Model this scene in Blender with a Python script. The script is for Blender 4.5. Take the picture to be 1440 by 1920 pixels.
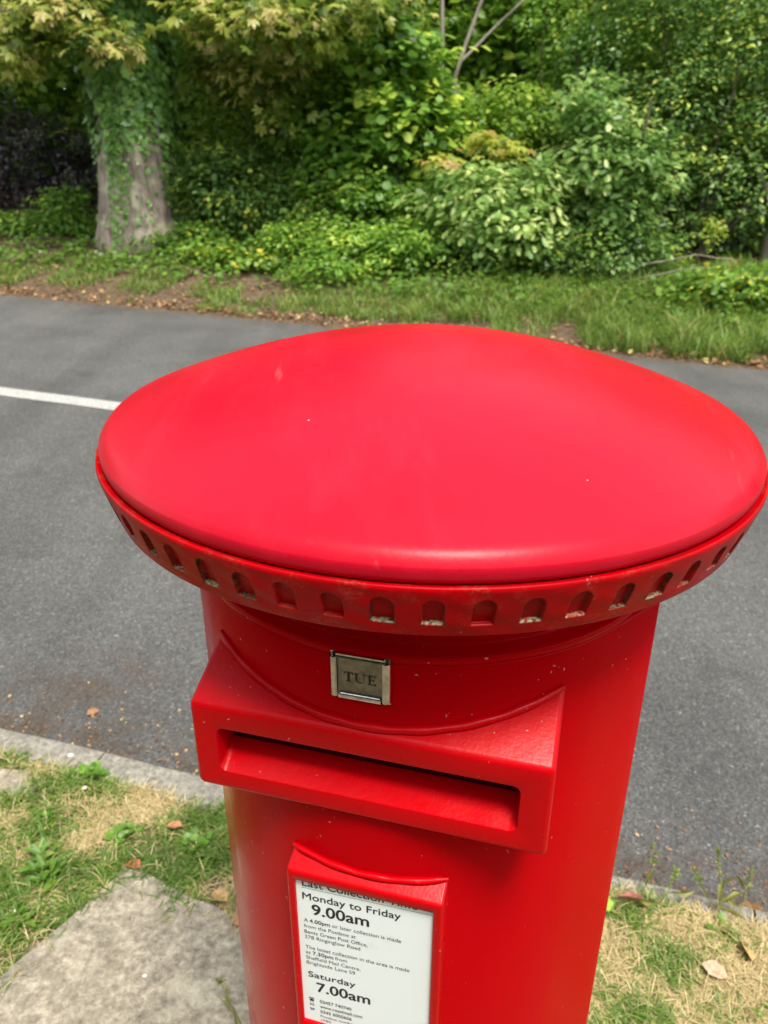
import bpy, bmesh, math, random
import numpy as np
from mathutils import Vector, Matrix

for o in list(bpy.data.objects):
    bpy.data.objects.remove(o)
scene = bpy.context.scene
COL = scene.collection
R = math.radians

# ------------------------------------------------------------------ camera
cam_d = bpy.data.cameras.new("camera")
cam = bpy.data.objects.new("camera", cam_d)
COL.objects.link(cam)
cam.location = (-0.0434, -0.7335, 1.666)
cam.rotation_euler = (R(90 - 24.5), 0, 0)
cam_d.sensor_fit = 'VERTICAL'
cam_d.sensor_width = 27.0
cam_d.sensor_height = 36.0
cam_d.lens = 36.0 * 1430 / 1920
cam_d.clip_start = 0.02
cam_d.clip_end = 500
cam_d.dof.use_dof = True
cam_d.dof.focus_distance = 0.62
cam_d.dof.aperture_fstop = 10.5
scene.camera = cam

# ------------------------------------------------------------------ sky, sun, exposure
SUN_EL, SUN_AZ = 67.0, 158.0        # azimuth clockwise from +Y (the view direction)
world = bpy.data.worlds.new("World")
scene.world = world
world.use_nodes = True
wn, wl = world.node_tree.nodes, world.node_tree.links
bg = wn['Background']
sky = wn.new('ShaderNodeTexSky')
sky.sky_type = 'NISHITA'
sky.sun_disc = False
sky.sun_elevation = R(SUN_EL)
sky.sun_rotation = R(SUN_AZ)
hs = wn.new('ShaderNodeHueSaturation')
hs.inputs['Saturation'].default_value = 0.25
hs.inputs['Value'].default_value = 1.0
wl.new(sky.outputs['Color'], hs.inputs['Color'])
wl.new(hs.outputs['Color'], bg.inputs['Color'])
bg.inputs['Strength'].default_value = 0.15

sun_d = bpy.data.lights.new("sun", 'SUN')
sun_d.energy = 2.3
sun_d.angle = R(18)
sun_d.color = (1.0, 0.93, 0.82)
sun = bpy.data.objects.new("sun", sun_d)
COL.objects.link(sun)
sd = Vector((math.sin(R(SUN_AZ)) * math.cos(R(SUN_EL)), math.cos(R(SUN_AZ)) * math.cos(R(SUN_EL)), math.sin(R(SUN_EL))))
sun.rotation_euler = sd.to_track_quat('Z', 'Y').to_euler()
sun.location = sd * 30

scene.view_settings.view_transform = 'Standard'
scene.view_settings.look = 'None'
scene.view_settings.exposure = 1.30
scene.view_settings.gamma = 1.0
scene.view_settings.use_curve_mapping = False

rng = np.random.default_rng(7)

# ------------------------------------------------------------------ ground frame: a runs uphill along the road (to the left), b across it
DH = np.array([-0.96655, 0.25647])
NH = np.array([0.25647, 0.96655])
SL = 0.0436

def bank(b):
    return np.interp(b, [-50, 7.4, 7.75, 8.4, 9.6, 11, 20, 60], [0, -0.1, -0.04, 0.05, 0.33, 0.48, 0.8, 3])

def G(a, b, h=0.0):
    a = np.asarray(a, float); b = np.asarray(b, float)
    x = a * DH[0] + b * NH[0]
    y = a * DH[1] + b * NH[1]
    z = SL * a + h + np.where(b < 3, 0, bank(b)) + 0 * x
    return np.stack(np.broadcast_arrays(x, y, z), -1)

# ------------------------------------------------------------------ object helpers
def tag(o, label=None, cat=None, group=None, kind=None):
    if label: o['label'] = label
    if cat: o['category'] = cat
    if group: o['group'] = group
    if kind: o['kind'] = kind
    return o

def empty(name, loc, label, cat, group=None):
    o = bpy.data.objects.new(name, None)
    o.empty_display_size = 0.2
    COL.objects.link(o)
    o.location = Vector([float(v) for v in loc])
    return tag(o, label, cat, group)

def mesh_np(name, V, quads_or_faces, mat, parent=None, smooth=False, tone=None, ptattr=None):
    """V (N,3) world-or-parent coordinates, faces: (M,k) array or list of arrays with differing k"""
    me = bpy.data.meshes.new(name)
    V = np.asarray(V, np.float32)
    fl = quads_or_faces if isinstance(quads_or_faces, list) else [quads_or_faces]
    fl = [np.asarray(f, np.int32) for f in fl if len(f)]
    nl = sum(f.size for f in fl); nf = sum(len(f) for f in fl)
    me.vertices.add(len(V)); me.vertices.foreach_set('co', V.ravel())
    me.loops.add(nl); me.loops.foreach_set('vertex_index', np.concatenate([f.ravel() for f in fl]))
    me.polygons.add(nf)
    tot = np.concatenate([np.full(len(f), f.shape[1], np.int32) for f in fl])
    st = np.concatenate([[0], np.cumsum(tot)[:-1]]).astype(np.int32)
    me.polygons.foreach_set('loop_start', st)
    me.polygons.foreach_set('loop_total', tot)
    if smooth:
        me.polygons.foreach_set('use_smooth', np.ones(nf, bool))
    if tone is not None:
        at = me.attributes.new('tone', 'FLOAT', 'FACE')
        at.data.foreach_set('value', np.asarray(tone, np.float32))
    if ptattr:
        for k, v in ptattr.items():
            at = me.attributes.new(k, 'FLOAT', 'POINT')
            at.data.foreach_set('value', np.asarray(v, np.float32))
    me.update(calc_edges=True)
    me.validate()
    if mat: me.materials.append(mat)
    o = bpy.data.objects.new(name, me)
    COL.objects.link(o)
    if parent:
        o.parent = parent
    return o

class MB:
    """collects verts / faces of any size for ONE mesh"""
    def __init__(s): s.v = []; s.f = []
    def add(s, verts, faces):
        k = len(s.v); s.v += [tuple(float(c) for c in v) for v in verts]; s.f += [tuple(i + k for i in f) for f in faces]
    def box(s, c, d, M=None):
        vs = []
        for sx in (-1, 1):
            for sy in (-1, 1):
                for sz in (-1, 1):
                    vs.append(Vector((c[0] + sx * d[0] / 2, c[1] + sy * d[1] / 2, c[2] + sz * d[2] / 2)))
        if M: vs = [M @ v for v in vs]
        s.add(vs, [(0, 1, 3, 2), (4, 6, 7, 5), (0, 4, 5, 1), (2, 3, 7, 6), (0, 2, 6, 4), (1, 5, 7, 3)])
    def tube(s, pts, rad, n=8, caps=True):
        pts = [Vector(p) for p in pts]
        if not hasattr(rad, '__len__'): rad = [rad] * len(pts)
        k = len(s.v); ref = Vector((0.31, 0.17, 0.94))
        for i, p in enumerate(pts):
            t = (pts[min(i + 1, len(pts) - 1)] - pts[max(i - 1, 0)]).normalized()
            r0 = ref if abs(t.dot(ref)) < 0.95 else Vector((1, 0, 0))
            x = (r0 - t * r0.dot(t)).normalized(); y = t.cross(x)
            for j in range(n):
                an = 2 * math.pi * j / n
                s.v.append(tuple(p + (x * math.cos(an) + y * math.sin(an)) * rad[i]))
        for i in range(len(pts) - 1):
            for j in range(n):
                a = k + i * n + j; b = k + i * n + (j + 1) % n
                s.f.append((a, b, b + n, a + n))
        if caps:
            s.f.append(tuple(k + j for j in range(n))[::-1])
            e = k + (len(pts) - 1) * n
            s.f.append(tuple(e + j for j in range(n)))
    def loops(s, L, close=True, cap0=False, cap1=False):
        """skin a list of equal-length closed loops"""
        k = len(s.v); n = len(L[0])
        for l in L: s.v += [tuple(float(c) for c in p) for p in l]
        for i in range(len(L) - 1):
            for j in range(n):
                if not close and j == n - 1: continue
                a = k + i * n + j; b = k + i * n + (j + 1) % n
                s.f.append((a, b, b + n, a + n))
        if cap0: s.f.append(tuple(k + j for j in range(n))[::-1])
        if cap1:
            e = k + (len(L) - 1) * n
            s.f.append(tuple(e + j for j in range(n)))
    def build(s, name, mat, parent=None, smooth=None, fix=True):
        me = bpy.data.meshes.new(name)
        me.from_pydata(s.v, [], s.f)
        if fix:
            bm = bmesh.new(); bm.from_mesh(me)
            bmesh.ops.recalc_face_normals(bm, faces=bm.faces)
            bm.to_mesh(me); bm.free()
        if mat: me.materials.append(mat)
        if smooth is not None:
            me.polygons.foreach_set('use_smooth', np.ones(len(me.polygons), bool))
            me.set_sharp_from_angle(angle=R(smooth))
        me.update()
        o = bpy.data.objects.new(name, me)
        COL.objects.link(o)
        if parent: o.parent = parent
        return o

def smoothstep(x, a, b):
    t = np.clip((x - a) / (b - a), 0, 1); return t * t * (3 - 2 * t)

# ------------------------------------------------------------------ materials
class NT:
    def __init__(s, name):
        s.m = bpy.data.materials.new(name); s.m.use_nodes = True
        s.n = s.m.node_tree.nodes; s.l = s.m.node_tree.links
        s.b = s.n['Principled BSDF']; s.out = s.n['Material Output']
    def new(s, t, **kw):
        n = s.n.new(t)
        for k, v in kw.items(): setattr(n, k, v)
        return n
    def coord(s, which='Object'):
        if not hasattr(s, 'tc'): s.tc = s.new('ShaderNodeTexCoord')
        return s.tc.outputs[which]
    def noise(s, scale, detail=4, rough=0.55, dist=0.0, vec=None, out='Fac'):
        n = s.new('ShaderNodeTexNoise')
        n.inputs['Scale'].default_value = scale; n.inputs['Detail'].default_value = detail
        n.inputs['Roughness'].default_value = rough; n.inputs['Distortion'].default_value = dist
        s.l.new(vec or s.coord(), n.inputs['Vector']); return n.outputs[out]
    def voro(s, scale, out='Distance', feature='F1', vec=None, rnd=1.0):
        n = s.new('ShaderNodeTexVoronoi', feature=feature)
        n.inputs['Scale'].default_value = scale; n.inputs['Randomness'].default_value = rnd
        s.l.new(vec or s.coord(), n.inputs['Vector']); return n.outputs[out]
    def ramp(s, fac, stops, interp='LINEAR'):
        n = s.new('ShaderNodeValToRGB'); cr = n.color_ramp; cr.interpolation = interp
        while len(cr.elements) < len(stops): cr.elements.new(0.5)
        for e, (p, c) in zip(cr.elements, stops):
            e.position = p; e.color = (*c, 1) if len(c) == 3 else c
        s.l.new(fac, n.inputs['Fac']); return n.outputs['Color']
    def mr(s, v, a, b, c, d):
        n = s.new('ShaderNodeMapRange'); n.inputs[1].default_value = a; n.inputs[2].default_value = b
        n.inputs[3].default_value = c; n.inputs[4].default_value = d
        s.l.new(v, n.inputs[0]); return n.outputs[0]
    def mix(s, fac, a, b, blend='MIX'):
        n = s.new('ShaderNodeMix', data_type='RGBA', blend_type=blend)
        for sock, v in ((n.inputs[0], fac), (n.inputs[6], a), (n.inputs[7], b)):
            if hasattr(v, 'is_linked') or hasattr(v, 'links'): s.l.new(v, sock)
            elif isinstance(v, (int, float)): sock.default_value = v
            else: sock.default_value = (*v, 1)
        return n.outputs[2]
    def math(s, op, a, b=None):
        n = s.new('ShaderNodeMath', operation=op)
        for i, v in enumerate((a, b)):
            if v is None: continue
            if hasattr(v, 'links'): s.l.new(v, n.inputs[i])
            else: n.inputs[i].default_value = v
        return n.outputs[0]
    def attr(s, name):
        n = s.new('ShaderNodeAttribute'); n.attribute_name = name; return n.outputs['Fac']
    def bump(s, h, strength=0.3, dist=0.01, prev=None):
        n = s.new('ShaderNodeBump'); n.inputs['Strength'].default_value = strength; n.inputs['Distance'].default_value = dist
        s.l.new(h, n.inputs['Height'])
        if prev: s.l.new(prev, n.inputs['Normal'])
        return n.outputs['Normal']
    def set(s, **kw):
        for k, v in kw.items():
            k = k.replace('_', ' ')
            i = s.b.inputs[k]
            if hasattr(v, 'links'): s.l.new(v, i)
            elif isinstance(v, tuple) and len(v) == 3: i.default_value = (*v, 1)
            else: i.default_value = v
        return s

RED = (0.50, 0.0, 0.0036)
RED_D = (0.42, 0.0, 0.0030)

def red_paint(name, rough=0.28, peb=0.25, speck=0.5, grime=False, base=RED, base2=RED_D, spec=0.5):
    t = NT(name)
    col = t.mix(t.noise(5, 4), base2, base)
    sp = t.math('GREATER_THAN', t.noise(150, 3, 0.6), 0.715)              # tiny chips in the paint, kept sparse by a second noise
    spn = t.math('GREATER_THAN', t.noise(9, 3), 0.50)
    chip = t.math('MULTIPLY', t.math('MULTIPLY', sp, spn), speck)
    col = t.mix(chip, col, (0.55, 0.30, 0.25))
    sm = t.math('MULTIPLY', t.mr(t.noise(46, 5, 0.75, 1.2), 0.66, 0.72, 0, 0.5), t.math('GREATER_THAN', t.noise(6, 3), 0.56))
    col = t.mix(sm, col, (0.34, 0.05, 0.035))
    rg = t.mr(t.noise(9, 5, 0.6), 0.3, 0.7, rough - 0.06, rough + 0.10)
    if grime:
        g = t.attr('grime')
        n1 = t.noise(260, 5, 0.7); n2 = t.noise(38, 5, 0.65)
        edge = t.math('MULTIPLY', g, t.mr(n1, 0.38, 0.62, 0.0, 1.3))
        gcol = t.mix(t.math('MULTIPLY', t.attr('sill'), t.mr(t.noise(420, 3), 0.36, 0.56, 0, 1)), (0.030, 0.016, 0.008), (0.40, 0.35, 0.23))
        # scuffed chalky patches on the band's face
        sc = t.math('MULTIPLY', t.mr(n2, 0.50, 0.68, 0, 1), t.mr(t.noise(420, 4, 0.7), 0.45, 0.60, 0.0, 0.65))
        col = t.mix(sc, col, (0.21, 0.085, 0.055))
        dk = t.math('MULTIPLY', t.mr(t.noise(24, 4, 0.6), 0.45, 0.7, 0, 0.6), 0.8)
        col = t.mix(dk, col, (0.24, 0.004, 0.006))
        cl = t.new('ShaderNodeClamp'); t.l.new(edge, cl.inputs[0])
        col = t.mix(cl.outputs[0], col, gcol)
    b1 = t.bump(t.noise(330, 3, 0.5), peb, 0.0006)
    b2 = t.bump(t.noise(22, 4, 0.6), 0.20, 0.004, b1)
    t.set(Base_Color=col, Roughness=rg, Normal=b2)
    t.b.inputs['Specular IOR Level'].default_value = spec
    return t.m

M_BODY = red_paint("red gloss paint", 0.18, 0.06, 0.75, spec=0.035)
M_HOOD = red_paint("red slot paint", 0.27, 0.22, 0.9, spec=0.16)
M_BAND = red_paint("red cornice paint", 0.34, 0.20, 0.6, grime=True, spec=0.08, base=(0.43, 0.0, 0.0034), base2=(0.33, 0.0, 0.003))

def dome_mat():
    t = NT("faded red cap paint")
    mp = t.new('ShaderNodeMapping'); mp.inputs['Rotation'].default_value = (0, 0, 0.7); mp.inputs['Scale'].default_value = (1, 0.22, 1)
    t.l.new(t.coord(), mp.inputs[0])
    streak = t.noise(11, 6, 0.65, 0.3, mp.outputs[0])
    col = t.mix(t.mr(t.noise(3.2, 5, 0.6), 0.35, 0.7, 0, 1), (0.42, 0.002, 0.0145), (0.47, 0.005, 0.023))
    col = t.mix(t.mr(streak, 0.52, 0.72, 0, 0.35), col, (0.60, 0.022, 0.045))
    scr = t.math('MULTIPLY', t.math('LESS_THAN', t.voro(30, 'Distance'), 0.035), t.math('GREATER_THAN', t.noise(14, 2), 0.58))
    col = t.mix(t.math('MULTIPLY', scr, 0.7), col, (0.75, 0.35, 0.32))
    smear = t.math('MULTIPLY', t.mr(t.noise(19, 4, 0.7, 0.5, mp.outputs[0]), 0.66, 0.74, 0, 0.28), t.math('GREATER_THAN', t.noise(4, 2), 0.52))
    col = t.mix(smear, col, (0.70, 0.14, 0.15))
    rg = t.math('ADD', t.mr(t.noise(6, 5, 0.65), 0.3, 0.7, 0.25, 0.36), t.mr(streak, 0.4, 0.7, 0.0, 0.10))
    b1 = t.bump(t.noise(260, 3, 0.5), 0.16, 0.0006)
    b2 = t.bump(t.noise(7, 4, 0.5), 0.16, 0.006, b1)
    t.set(Base_Color=col, Roughness=rg, Normal=b2)
    t.b.inputs['Specular IOR Level'].default_value = 0.17
    return t.m
M_DOME = dome_mat()

def leaf_mat(name, stops, transl=0.46, rough=0.42, hue=0.49):
    t = NT(name)
    col = t.ramp(t.attr('tone'), stops)
    t.set(Base_Color=col, Roughness=rough)
    tr = t.new('ShaderNodeBsdfTranslucent')
    hsv = t.new('ShaderNodeHueSaturation'); hsv.inputs['Hue'].default_value = hue; hsv.inputs['Value'].default_value = 1.5
    t.l.new(col, hsv.inputs['Color']); t.l.new(hsv.outputs[0], tr.inputs['Color'])
    mx = t.new('ShaderNodeMixShader'); mx.inputs[0].default_value = transl
    t.l.new(t.b.outputs[0], mx.inputs[1]); t.l.new(tr.outputs[0], mx.inputs[2])
    t.l.new(mx.outputs[0], t.out.inputs['Surface'])
    return t.m

ML_DARK = leaf_mat("dark evergreen leaves", [(0, (0.053, 0.117, 0.028)), (0.5, (0.118, 0.230, 0.051)), (0.85, (0.207, 0.347, 0.079)), (1, (0.469, 0.546, 0.085))], 0.36, 0.34)
ML_MID = leaf_mat("mid green leaves", [(0, (0.074, 0.164, 0.022)), (0.45, (0.171, 0.336, 0.046)), (0.85, (0.277, 0.451, 0.068)), (1, (0.476, 0.585, 0.087))])
ML_BRI = leaf_mat("bright green leaves", [(0, (0.077, 0.164, 0.020)), (0.5, (0.154, 0.297, 0.040)), (0.9, (0.270, 0.416, 0.056)), (1, (0.577, 0.535, 0.070))])
ML_OAK = leaf_mat("pale oak leaves", [(0, (0.093, 0.193, 0.044)), (0.5, (0.212, 0.362, 0.087)), (0.85, (0.383, 0.520, 0.163)), (1, (0.582, 0.665, 0.262))])
ML_CHE = leaf_mat("yellowing chestnut leaves", [(0, (0.069, 0.131, 0.018)), (0.35, (0.156, 0.226, 0.028)), (0.65, (0.340, 0.378, 0.065)), (0.9, (0.497, 0.483, 0.150)), (1, (0.515, 0.441, 0.170))], 0.45, 0.45, 0.503)
ML_YEL = leaf_mat("yellow leaves", [(0, (0.20, 0.31, 0.030)), (0.5, (0.38, 0.43, 0.060)), (0.85, (0.48, 0.43, 0.10)), (1, (0.50, 0.33, 0.12))], 0.4, 0.45, 0.503)
ML_PUR = leaf_mat("copper beech leaves", [(0, (0.017, 0.014, 0.017)), (0.6, (0.042, 0.031, 0.039)), (1, (0.140, 0.105, 0.119))], 0.1, 0.4)
ML_IVY = leaf_mat("ivy leaves", [(0, (0.070, 0.170, 0.036)), (0.5, (0.145, 0.30, 0.055)), (0.9, (0.26, 0.42, 0.10)), (1, (0.46, 0.52, 0.16))], 0.15, 0.35)
ML_WOOD = leaf_mat("woodland leaves", [(0, (0.083, 0.175, 0.021)), (0.5, (0.177, 0.320, 0.039)), (0.85, (0.278, 0.447, 0.057)), (1, (0.481, 0.555, 0.092))], 0.5)
ML_GRASS = leaf_mat("verge grass", [(0, (0.072, 0.144, 0.014)), (0.5, (0.137, 0.234, 0.032)), (0.8, (0.216, 0.300, 0.051)), (0.9, (0.432, 0.324, 0.114)), (1, (0.648, 0.444, 0.217))], 0.3, 0.5)
ML_STRAW = leaf_mat("straw", [(0, (0.253, 0.196, 0.081)), (0.5, (0.460, 0.368, 0.172)), (1, (0.690, 0.575, 0.322))], 0.2, 0.6)
ML_FALLEN = leaf_mat("fallen leaves", [(0, (0.13, 0.055, 0.022)), (0.4, (0.30, 0.15, 0.06)), (0.75, (0.46, 0.32, 0.15)), (1, (0.52, 0.44, 0.14))], 0.1, 0.6)

def bark_mat(name, c1, c2, c3, sc=9):
    t = NT(name)
    mp = t.new('ShaderNodeMapping'); mp.inputs['Scale'].default_value = (1, 1, 0.16)
    t.l.new(t.coord(), mp.inputs[0])
    n1 = t.noise(sc, 7, 0.7, 0.5, mp.outputs[0]); n2 = t.noise(2.6, 4, 0.6)
    col = t.mix(t.mr(n1, 0.35, 0.65, 0, 1), c1, c2)
    col = t.mix(t.mr(n2, 0.5, 0.62, 0, 0.85), col, c3)
    col = t.mix(t.mr(t.noise(1.9, 3), 0.56, 0.66, 0, 0.6), col, tuple(v * 0.6 for v in c1))
    t.set(Base_Color=col, Roughness=0.9, Normal=t.bump(n1, 0.9, 0.03))
    t.b.inputs['Specular IOR Level'].default_value = 0.15
    return t.m
MB_GREY = bark_mat("grey bark", (0.16, 0.120, 0.095), (0.48, 0.40, 0.33), (0.60, 0.54, 0.40))
MB_DARK = bark_mat("dark bark", (0.05, 0.038, 0.03), (0.13, 0.10, 0.075), (0.16, 0.13, 0.10))
MB_PALE = bark_mat("pale bark", (0.20, 0.17, 0.14), (0.42, 0.37, 0.32), (0.30, 0.25, 0.20))

def asphalt_mat():
    t = NT("worn asphalt")
    base = t.ramp(t.voro(150, 'Color'), [(0, (0.052, 0.052, 0.052)), (0.45, (0.102, 0.101, 0.098)), (0.8, (0.150, 0.148, 0.143)), (0.93, (0.25, 0.245, 0.23)), (1, (0.46, 0.45, 0.42))])
    fine = t.ramp(t.noise(420, 3, 0.6), [(0.35, (0.45, 0.45, 0.46)), (0.65, (1.25, 1.25, 1.24))])
    col = t.mix(1.0, base, fine, 'MULTIPLY')
    big = t.ramp(t.noise(1.1, 5, 0.6), [(0.28, (0.72, 0.72, 0.73)), (0.5, (0.98, 0.98, 0.98)), (0.72, (1.20, 1.20, 1.18))])
    col = t.mix(1.0, col, big, 'MULTIPLY')
    # long worn bands along the traffic direction, and dark oil spots
    mp = t.new('ShaderNodeMapping'); mp.inputs['Rotation'].default_value = (0, 0, math.atan2(DH[0], DH[1])); mp.inputs['Scale'].default_value = (1.1, 0.05, 1)
    t.l.new(t.coord(), mp.inputs[0])
    band = t.ramp(t.noise(1.6, 3, 0.5, 0, mp.outputs[0]), [(0.35, (0.84, 0.84, 0.845)), (0.65, (1.12, 1.12, 1.11))])
    col = t.mix(1.0, col, band, 'MULTIPLY')
    spot = t.mr(t.noise(2.6, 4, 0.6), 0.64, 0.72, 0, 0.42)
    col = t.mix(spot, col, (0.035, 0.034, 0.034))
    stone = t.math('MULTIPLY', t.math('LESS_THAN', t.voro(38, 'Distance'), 0.10), t.math('GREATER_THAN', t.noise(55, 2), 0.58))
    col = t.mix(t.math('MULTIPLY', stone, 0.55), col, (0.36, 0.33, 0.30))
    g = t.attr('dirt')                                           # grit washed into the gutters
    gn = t.math('MULTIPLY', g, t.mr(t.noise(7, 6, 0.7), 0.40, 0.62, 0, 1))
    col = t.mix(gn, col, t.ramp(t.noise(90, 4, 0.7), [(0.35, (0.026, 0.020, 0.016)), (0.6, (0.095, 0.068, 0.048)), (0.75, (0.24, 0.17, 0.115))]))
    h = t.math('ADD', t.voro(150, 'Distance'), t.noise(420, 3))
    t.set(Base_Color=col, Roughness=t.mr(t.noise(60, 3), 0.3, 0.7, 0.55, 0.9), Normal=t.bump(h, 0.7, 0.006))
    return t.m
M_ASPH = asphalt_mat()

def concrete_mat(name, lo, hi, sc=1.0):
    t = NT(name)
    n = t.noise(14 * sc, 8, 0.7); f = t.noise(48 * sc, 10, 0.82)
    col = t.ramp(f, [(0.34, tuple(c * 0.42 for c in lo)), (0.5, lo), (0.66, hi)])
    col = t.mix(1.0, col, t.ramp(n, [(0.3, (0.72, 0.72, 0.72)), (0.7, (1.2, 1.19, 1.16))]), 'MULTIPLY')
    pit = t.math('LESS_THAN', t.voro(75 * sc, 'Distance'), 0.16)
    col = t.mix(t.math('MULTIPLY', pit, t.mr(t.noise(9, 3), .45, .6, 0, .75)), col, tuple(c * 0.4 for c in lo))
    pale = t.math('MULTIPLY', t.mr(t.noise(5.3 * sc, 4, 0.6), 0.64, 0.70, 0, 0.55), 1.0)
    col = t.mix(pale, col, (0.56, 0.53, 0.41))
    t.set(Base_Color=col, Roughness=0.92, Normal=t.bump(t.math('ADD', f, n), 0.8, 0.006))
    t.b.inputs['Specular IOR Level'].default_value = 0.2
    return t.m
M_SLAB = concrete_mat("weathered paving concrete", (0.33, 0.290, 0.225), (0.57, 0.515, 0.415))
M_KERB = concrete_mat("kerb concrete", (0.26, 0.243, 0.208), (0.43, 0.405, 0.35), 1.3)

def soil_mat():
    t = NT("soil and litter")
    col = t.ramp(t.noise(16, 8, 0.75), [(0.3, (0.050, 0.034, 0.022)), (0.5, (0.125, 0.085, 0.055)), (0.7, (0.22, 0.155, 0.10))])
    col = t.mix(t.mr(t.noise(90, 4, 0.7), 0.55, 0.68, 0, 0.7), col, (0.33, 0.26, 0.16))
    th = t.ramp(t.noise(55, 7, 0.75), [(0.32, (0.10, 0.075, 0.042)), (0.5, (0.24, 0.19, 0.11)), (0.68, (0.40, 0.33, 0.20))])
    col = t.mix(t.attr('thatch'), col, th)
    t.set(Base_Color=col, Roughness=0.95, Normal=t.bump(t.noise(30, 7, 0.7), 1.0, 0.03))
    t.b.inputs['Specular IOR Level'].default_value = 0.1
    return t.m
M_SOIL = soil_mat()

def line_mat():
    t = NT("road marking paint")
    col = t.mix(t.mr(t.noise(60, 6, 0.75), 0.46, 0.62, 0, 0.85), (0.42, 0.42, 0.395), (0.16, 0.16, 0.155))
    t.set(Base_Color=col, Roughness=0.7, Normal=t.bump(t.noise(150, 3), 0.4, 0.004)); return t.m
M_LINE = line_mat()

def metal_mat(name, col, rough):
    t = NT(name)
    c = t.mix(t.mr(t.noise(140, 5, 0.7), 0.40, 0.66, 0, 1), col, tuple(v * 0.62 for v in col))
    t.set(Base_Color=c, Metallic=1.0, Roughness=t.mr(t.noise(60, 4), 0.3, 0.7, rough * 0.7, rough * 1.4)); return t.m
M_CHROME = metal_mat("bright steel", (0.66, 0.68, 0.71), 0.16)
M_PLATE = metal_mat("tarnished plate", (0.31, 0.295, 0.27), 0.42)
def plain(name, col, rough=0.6, spec=0.3):
    t = NT(name); t.set(Base_Color=col, Roughness=rough); t.b.inputs['Specular IOR Level'].default_value = spec; return t.m
M_INK = plain("black print", (0.018, 0.018, 0.02), 0.5)
M_INK2 = plain("engraved letters", (0.030, 0.024, 0.020), 0.6)
M_DARK = plain("dark inside of the box", (0.10, 0.002, 0.003), 0.7)
def card_mat():
    t = NT("notice card")
    col = t.mix(t.mr(t.noise(22, 6, 0.75), 0.60, 0.78, 0, 0.5), (0.80, 0.86, 0.90), (0.55, 0.54, 0.50))
    t.set(Base_Color=col, Roughness=0.32); return t.m
M_CARD = card_mat()

# ------------------------------------------------------------------ the setting
def sheet(name, aa, bb, zfun, mat, attr=None):
    A, B = np.meshgrid(aa, bb, indexing='ij')
    V = G(A.ravel(), B.ravel()); V[:, 2] = SL * A.ravel() + zfun(A.ravel(), B.ravel())
    n, m = len(aa), len(bb)
    i = (np.arange(n - 1)[:, None] * m + np.arange(m - 1)[None]).ravel()
    F = np.stack([i, i + 1, i + m + 1, i + m], -1)
    o = mesh_np(name, V, F, mat, smooth=True, ptattr=attr(A.ravel(), B.ravel()) if attr else None)
    return tag(o, kind='structure')

def wob(a, b):
    return 0.05 * np.sin(a * 1.3 + 0.7 * b) * np.sin(b * 1.7 + 0.4) + 0.03 * np.sin(a * 3.1 + 1) * np.sin(b * 2.6)
def zground(a, b):
    near = np.where(b < 0.72, -0.004 + 0.006 * np.sin(a * 9) * np.sin(b * 11), -0.125)
    far = bank(b) - 0.006 + wob(a, b) * smoothstep(b, 8.0, 9.5)
    return np.where(b > 7.35, far, near)
aa = np.concatenate([np.linspace(-120, -14, 14), np.linspace(-13, 22, 176), np.linspace(24, 120, 14)])
bb = np.concatenate([np.linspace(-60, -4, 8), np.linspace(-3, 0.70, 24), [0.735], np.linspace(0.9, 7.3, 8), [7.36], np.linspace(7.45, 14, 60), np.linspace(15, 90, 18)])
sheet("ground", aa, bb, zground, M_SOIL, lambda a, b: {'thatch': (b < 1.5) * 1.0})

def road_dirt(a, b):
    return {'dirt': np.clip(1.3 * np.exp(-np.clip(b - 0.93, 0, 9) / 0.075) + 1.4 * np.exp(-((7.50 + 0.10 * np.sin(a * 2.1) + 0.05 * np.sin(a * 5.3) - b) / 0.20).clip(0)), 0, 1.4)
            + 1.0 * np.exp(-((a - 1.44) ** 2 / 0.05 + (b - 1.2) ** 2 / 0.03))}
aa = np.concatenate([np.linspace(-120, -9, 30), np.linspace(-8.9, 12, 260), np.linspace(13, 120, 30)])
bb = np.concatenate([np.linspace(0.70, 2.2, 26), np.linspace(2.5, 6.6, 10), np.linspace(6.7, 7.52, 22)])
sheet("road", aa, bb, lambda a, b: np.where(b > 7.40, -0.1 - (b - 7.40) * 0.12, -0.1) + 0 * a, M_ASPH, road_dirt)

# centre line (one long dash, ending behind the box)
V = []
for k, a in enumerate(np.linspace(1.9, 40, 120)):
    j = 0.004 * math.sin(a * 13)
    V += [G(a, 3.95 + j, 0)[0:3], G(a, 4.13 + j * 0.7, 0)[0:3]]
V = np.array(V); V[:, 2] = SL * np.repeat(np.linspace(1.9, 40, 120), 2) - 0.0955
i = np.arange(119) * 2
tag(mesh_np("road_marking", V, np.stack([i, i + 1, i + 3, i + 2], -1), M_LINE), kind='structure')

# kerb: long stones butted end to end in one run
kb = MB()
a0 = -40.0
prof = [(0.690, -0.14), (0.690, -0.002), (0.694, 0.002), (0.792, 0.003), (0.799, -0.001), (0.803, -0.010), (0.806, -0.14)]
while a0 < 40:
    a1 = a0 + 0.914 - 0.006
    L = []
    for a in np.linspace(a0, a1, 10):
        L.append([G(a, b + 0.0015 * math.sin(a * 7), 0) + np.array([0, 0, h + 0.0015 * math.sin(a * 11 + b)]) for b, h in prof])
    kb.loops(L, close=True, cap0=True, cap1=True)
    a0 += 0.914
tag(kb.build("kerb", M_KERB, smooth=40), kind='structure')

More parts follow.
